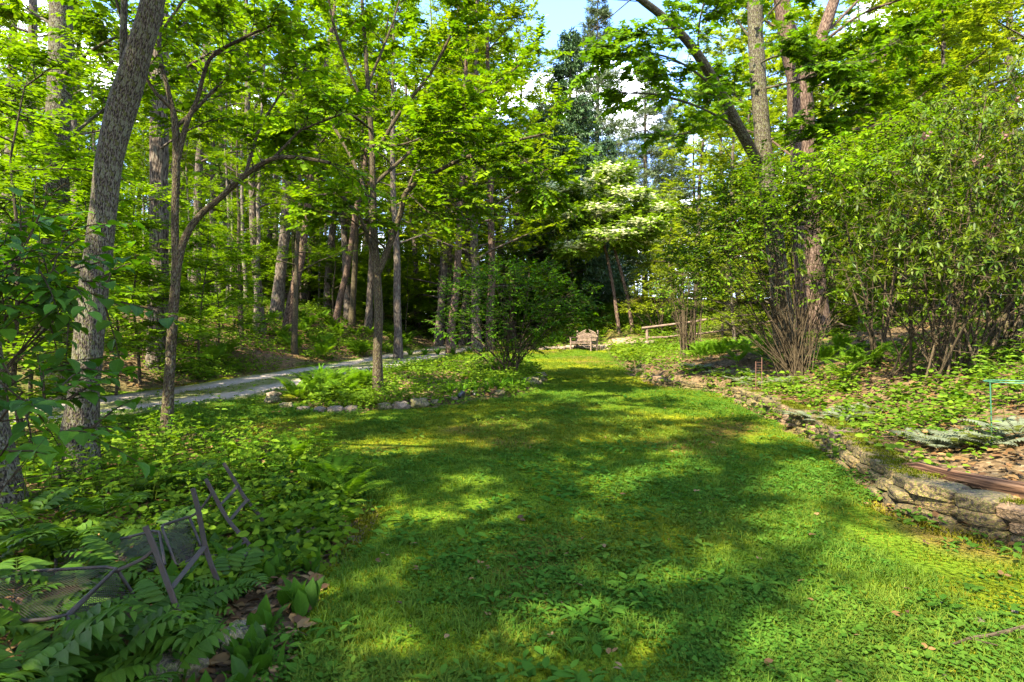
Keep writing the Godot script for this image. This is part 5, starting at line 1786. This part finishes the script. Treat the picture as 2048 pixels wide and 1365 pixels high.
func make_woods() -> void:
	var ga := Color(.075, .15, .0065)
	var gb := Color(.15, .225, .01)
	var s := leafy(.135, 0, 9, .42, ga, gb)
	s.wood = false
	s.wide = .34
	var group := "trees of the wood beyond the driveway"
	var la := "forest tree with a straight brown trunk in the wood beyond the driveway"
	var protos := [
		forest_tree("forest_tree", la, group, 901, 19, .2, .3, 19, 3.6, s, "bark_forest"),
		forest_tree("forest_tree", la, group, 902, 22, .24, .34, 19, 3.8, s, "bark_forest"),
		forest_tree("forest_tree", la, group, 903, 17, .17, .28, 19, 3.2, s, "bark_brown"),
		forest_tree("forest_tree", la, group, 904, 24, .28, .36, 19, 4.2, s, "bark_forest"),
		forest_tree("forest_tree", la, group, 905, 20, .19, .3, 19, 3.4, s, "bark_warm")]
	rng.seed = 71
	# the trunks that can be told apart in the photograph: pixel column, distance, prototype, size, tilt
	for q in [[524, 22.0, 0, .85, 0.0], [551, 26.0, 3, .95, 0.0], [571, 23.0, 4, .95, 0.03], [587, 20.0, 2, .6, 0.08], [482, 20.0, 2, .5, -.06], [655, 33, 1, .9, 0.0], [668, 28, 4, .85, .14], [696, 31, 1, .9, 0.0], [702, 30, 2, 1.0, 0.02], [735, 30, 0, .95, 0.0], [797, 22, 0, .8, .02], [836, 38, 1, .95, 0], [876, 32, 3, .8, 0], [897, 33, 2, 1.1, -.03], [922, 33, 0, .95, 0.0], [936, 35, 1, .9, 0], [958, 32, 3, .75, 0.0], [1012, 36, 1, 1.0, 0.0], [390, 27, 1, .9, .02], [440, 32, 0, 1.0, 0], [170, 27, 3, .9, 0], [40, 19, 1, .85, 0], [-60, 13, 0, .9, 0], [610, 40, 3, .9, 0], [770, 42, 0, 1.0, 0], [980, 27, 4, 1.05, -.03], [900, 25, 4, .95, .03], [860, 47, 1, 1, 0], [690, 46, 4, 1, 0], [530, 44, 1, 1, 0], [465, 41, 3, 1, 0], [320, 38, 0, 1, 0], [150, 33, 1, 1, 0], [20, 28, 3, 1, 0]]:
		plant(protos[q[2]], foot(q[0], q[1], -.05), rf(0, TAU) if q[4] == 0 else 0.0, q[3], wood_label(q[2], q[1], q[4]))
		if q[4] != 0:
			var o: Node3D = get_child(get_child_count() - 1)
			o.basis = Basis(Vector3.FORWARD, q[4]) * o.basis.rotated(Vector3.UP, 0)
	for k in 80:
		var d := rf(38, 80)
		var x := rf(-.95, .12) * d
		if -seg_side(Vector2(x, d), road_line) < 4 or sunlit(on(x, d, 9)) and d < 50: continue
		var v := rng.randi() % 5
		plant(protos[v], on(x, d, -.05), rf(0, TAU), rf(.8, 1.25), wood_label(v, d, 0.0))
	for k in 75:
		var d := rf(56, 90)
		var v := rng.randi() % 5
		plant(protos[v], on(rf(-.95, .14) * d, d, -.05), rf(0, TAU), rf(1.2, 1.6), wood_label(v, d, 0.0))
	# slender pale poles with small high crowns
	var lp := "slender pale pole of a tree with a small high crown in the wood"
	var poles := [forest_tree("slender_tree", lp, "slender pale trees of the wood", 906, 17, .1, .5, 11, 2.2, s, "bark_pale"), forest_tree("slender_tree", lp, "slender pale trees of the wood", 907, 15, .075, .42, 10, 1.8, s, "bark_pale")]
	rng.seed = 72
	for k in 70:
		var d := rf(19, 52)
		var x := rf(-.75, .03) * d
		if -seg_side(Vector2(x, d), road_line) < 3.2 or sunlit(on(x, d, 11)): continue
		var v := rng.randi() % 2
		plant(poles[v], on(x, d, -.05), rf(0, TAU), rf(.85, 1.25), "%s pale pole of a tree with a small high crown %s" % [["slender", "very thin"][v], "on the ferny bank" if d < 28 else "behind the ferny bank" if d < 40 else "deep in the wood"])
	# sunlit trees behind the fence and to the right
	var sr := leafy(.18, 0, 10, .5, Color(.12, .19, .015), Color(.23, .28, .025))
	sr.wood = false
	var group2 := "pale sunlit trees beyond the rail fence"
	var lb := "pale green sunlit broadleaf tree beyond the rail fence"
	var pr := [forest_tree("broadleaf_tree", lb, group2, 911, 15, .2, .07, 30, 3.8, sr, "bark_forest"), forest_tree("broadleaf_tree", lb, group2, 912, 18, .22, .1, 30, 4.2, sr, "bark_forest")]
	for q in [[1390, 38, 0, 1.0], [1450, 34, 1, .8], [1500, 42, 1, 1.0], [1590, 36, 0, 1.1], [1680, 30, 1, .9], [1780, 27, 0, 1.1], [1870, 24, 1, .9], [1960, 26, 0, 1.2], [2060, 20, 1, 1.0], [1660, 46, 1, 1.2], [1560, 52, 0, 1.2], [1830, 40, 1, 1.2], [1960, 44, 1, 1.3], [1400, 55, 1, 1.0], [1480, 62, 0, 1.2], [2100, 32, 0, 1.2], [1720, 20, 0, .6], [1900, 16, 0, .65], [2100, 14, 1, .7], [1350, 60, 0, .9], [1180, 75, 1, 1.0], [1240, 80, 0, 1.0], [1290, 72, 0, .9], [1330, 85, 1, 1.0], [1420, 78, 0, 1.2], [1520, 80, 1, 1.2], [1620, 70, 0, 1.3], [1720, 66, 1, 1.3], [1120, 70, 0, .9], [1060, 72, 1, 1.0], [1880, 62, 0, 1.4], [2010, 60, 1, 1.3], [1760, 34, 0, .8], [1640, 26, 0, .6], [1550, 30, 0, .7], [1470, 27, 0, .45], [1840, 20, 0, .6], [1980, 18, 0, .6], [1335, 44, 0, .6], [1300, 48, 1, .55], [1365, 47, 0, .6], [1270, 52, 0, .55], [1500, 46, 1, 1.5], [1580, 44, 0, 1.6], [1700, 44, 1, 1.4], [1790, 50, 0, 1.7], [1930, 36, 0, 1.4], [1450, 56, 1, 1.5]]:
		plant(pr[q[2]], foot(q[0], q[1], -.1), rf(0, TAU), q[3], ("%s pale green broadleaf tree %s" % [["rounded", "taller"][q[2]], "on the slope just behind the big shrubs" if q[1] < 25 else "beyond the rail fence, at the edge of the meadow" if q[1] < 45 else "far behind the meadow and the fence"]))
	# the bright tree at the middle top
	var sc := leafy(.16, 0, 10, .45, Color(.11, .18, .008), Color(.2, .26, .012))
	sc.wood = false
	var tt := forest_tree("sunlit_tree", "tall bright yellow-green tree standing beside the dark spruce", "", 921, 21, .22, .15, 40, 4.6, sc, "bark_forest")
	plant(tt, foot(955, 27, -.05), 0.4, 1.0)
	plant(tt, foot(1025, 36, -.05), 1.9, .95, "bright yellow-green tree between the tall bright tree and the spruces")
	plant(tt, foot(880, 33, -.05), 2.4, .9, "tall bright yellow-green tree at the edge of the wood above the driveway")
	# conifers
	var ss := leafy(.24, 5, 8, .32, Color(.028, .065, .022), Color(.06, .11, .03))
	ss.wide = .13
	ss.droop = .35
	ss.wood = false
	var sp := conifer("spruce_tree", "dark spruce with drooping branches behind the dogwood", 931, 19, .3, 4.2, ss, .42, .1)
	plant(sp, foot(1140, 37, -.05), 0, 1.0)
	plant(sp, foot(1085, 40, -.05), 2.0, .85, "dark spruce between the bright tree and the taller spruce")
	plant(sp, foot(1215, 43, -.05), 1.0, .7, "smaller dark spruce just behind the dogwood blossom")
	var s5 := leafy(.27, 5, 12, .4, Color(.07, .105, .025), Color(.13, .165, .08))
	s5.wide = .075
	s5.droop = -.2
	s5.wood = false
	var pine := conifer("pine_tree", "grey-green pine with upswept tufted boughs against the sky beyond the dogwood", 932, 22, .28, 4.2, s5, .7, .15)
	plant(pine, foot(1290, 50, -.05), 0, 1.0)
	plant(pine, foot(1195, 56, -.05), 2.2, 1.35, "tall grey-green pine whose top shows in the sky gap")
	plant(pine, foot(1345, 60, -.05), 4.0, .95, "pale pine beside the sunlit broadleaf trees")
	# understorey
	var su := leafy(.1, 0, 10, .36, Color(.075, .155, .007), Color(.15, .24, .011))
	su.wood = false
	su.tilt = .3
	su.wide = .36
	var g3 := "leafy saplings of the understorey"
	var lc := "leafy green sapling in the understorey of the wood"
	var sa := [sapling("forest_sapling", lc, g3, 941, 4.2, su), sapling("forest_sapling", lc, g3, 942, 3.0, su), sapling("forest_sapling", lc, g3, 943, 5.5, su)]
	rng.seed = 81
	for q in [[60, 8.4, 0, 1.0], [10, 7.2, 1, 1.0], [230, 11.5, 0, 1.0], [280, 12.5, 2, .9], [400, 15, 0, 1.0], [440, 16.5, 1, 1.2], [330, 11.8, 1, .9], [150, 10.2, 2, .9], [470, 21, 2, .8], [90, 13, 2, 1.1], [390, 22, 2, 1.0], [50, 7.0, 2, .9], [-30, 9, 2, 1.1], [190, 15, 2, 1.1]]:
		plant(sa[q[2]], foot(q[0], q[1]), rf(0, TAU), q[3], sapling_label(q[2], q[1]))
	for k in 150:
		var d := rf(13, 60)
		var x := rf(-.92, .02) * d
		var r := -seg_side(Vector2(x, d), road_line)
		if r < 4.0 or (r < 8 and x > -9.5 and d < 34) or sunlit(on(x, d, 3)): continue
		var v := rng.randi() % 3
		plant(sa[v], on(x, d), rf(0, TAU), rf(.6, 1.0) * (1.0 + d * .015), sapling_label(v, d))
	for k in 95:
		var d := rf(31, 52)
		var x := (rf(420, 1140) - 1024.0) / FOCAL * d
		var v := rng.randi() % 3
		plant(sa[v], on(x, d), rf(0, TAU), rf(.9, 1.5), sapling_label(v, d))
	var th := sapling("thicket_bush", "low leafy bush closing the view at the back of the wood", "bushes at the back of the wood", 944, 3.2, su, .03, 17)
	for k in 130:
		var d := rf(44, 62)
		plant(th, on((rf(150, 1180) - 1024.0) / FOCAL * d, d), rf(0, TAU), rf(1.0, 1.7))
	for k in 70:
		var d := rf(56, 92)
		var v := rng.randi() % 3
		plant(sa[v], on(rf(-.95, .5) * d, d), rf(0, TAU), rf(1.6, 2.6), sapling_label(v, d))
	for k in 100:
		var d := rf(12, 62)
		var x := rf(.32, .92) * d
		if d < 33 and x < .5 * d or (d < 16 and x < 9): continue
		plant(sa[rng.randi() % 3], on(x, d), rf(0, TAU), rf(.5, 1.0) * (1.0 + d * .02), "bright leafy sapling on the slope behind the shrubs and fence").set_meta("group", "saplings behind the shrubs and fence")

func make_canopy() -> void:
	# trees behind and beside the viewer that shade the lawn; twigs are left out of their crowns to shape the sun patches
	var s := leafy(.17, 0, 8, .5, Color(.06, .13, .0065), Color(.12, .19, .01))
	s.wood = false
	s.wide = .4
	s.gaps = true
	var k := 0
	for q in [[-5.4, -2.0, 15, 4.0], [-8.0, 0.5, 16, 4.2], [0.6, -5.5, 17, 4.0], [-6.5, -6.5, 18, 4.5], [3.4, -9.5, 17, 4.0], [-2, -10, 18, 4.5]]:
		gap_from = on(q[0], q[1])
		var t := forest_tree("shade_tree", "tall leafy tree standing behind the viewpoint and shading the lawn", "shade trees behind the viewpoint", 950 + k, q[2], .2, .36, 20, q[3], s, "bark_forest")
		plant(t, gap_from, 0, 1)
		k += 1
	gap_from = Vector3.ZERO

func make_sky() -> ImageTexture:
	var f := FastNoiseLite.new()
	f.seed = 9
	f.frequency = 1.5
	f.fractal_octaves = 6
	var im := Image.create(1024, 512, false, Image.FORMAT_RGBA8)
	for y in 256:
		var el := (0.5 - (y + .5) / 512.0) * PI
		for x in 1024:
			var az := TAU * (x + .5) / 1024.0
			var d := Vector3(cos(az) * cos(el), sin(el), sin(az) * cos(el))
			var q := d / maxf(d.y + .12, .05) * 1.1
			var a := smoothstep(.08, .38, f.get_noise_3d(q.x, q.z, 3.0))
			im.set_pixel(x, y, Color(1, 1, 1, a))
	return ImageTexture.create_from_image(im)

func _ready() -> void:
	var cam := Camera3D.new()
	cam.name = "camera"
	cam.position = Vector3(0, EYE, 0)
	cam.fov = rad_to_deg(2.0 * atan(682.5 / FOCAL))
	cam.far = 1500
	cam.near = .05
	add_child(cam)
	cam.current = true
	var env := Environment.new()
	env.background_mode = Environment.BG_SKY
	var sm := ProceduralSkyMaterial.new()
	sm.sky_top_color = lin(.06, .135, .34)
	sm.sky_horizon_color = lin(.48, .57, .7)
	sm.sky_curve = .12
	sm.ground_bottom_color = lin(.05, .07, .03)
	sm.ground_horizon_color = lin(.12, .15, .1)
	sm.sky_cover = make_sky()
	sm.sky_cover_modulate = lin(.95, .9, .8)
	sm.energy_multiplier = 1.25
	var sky := Sky.new()
	sky.sky_material = sm
	env.sky = sky
	env.background_energy_multiplier = 1.0
	env.tonemap_mode = Environment.TONE_MAPPER_LINEAR
	env.tonemap_exposure = 8.0
	env.sdfgi_enabled = true
	env.ssao_enabled = true
	env.ssil_enabled = true
	var we := WorldEnvironment.new()
	we.environment = env
	add_child(we)
	sun_ray = Vector3(sin(SUN_AZ) * cos(SUN_EL), -sin(SUN_EL), -cos(SUN_AZ) * cos(SUN_EL))
	var sun := DirectionalLight3D.new()
	sun.name = "sun"
	sun.light_energy = 1.3
	sun.light_angular_distance = .53
	sun.light_color = Color(1, .95, .86)
	sun.shadow_enabled = true
	add_child(sun)
	sun.look_at_from_position(Vector3.ZERO, sun_ray, Vector3.UP)

	noise.seed = 1
	noise.frequency = .02
	noise.fractal_octaves = 3
	make_materials()
	make_ground()
	make_woods()
	make_canopy()
	make_near_trees()
	make_shrubs()
	make_wall()
	make_bench()
	make_fence()
	make_chairs()
	make_small_plants()
	make_bits()
	make_litter()
	make_meadow()
	make_lawn_cover()
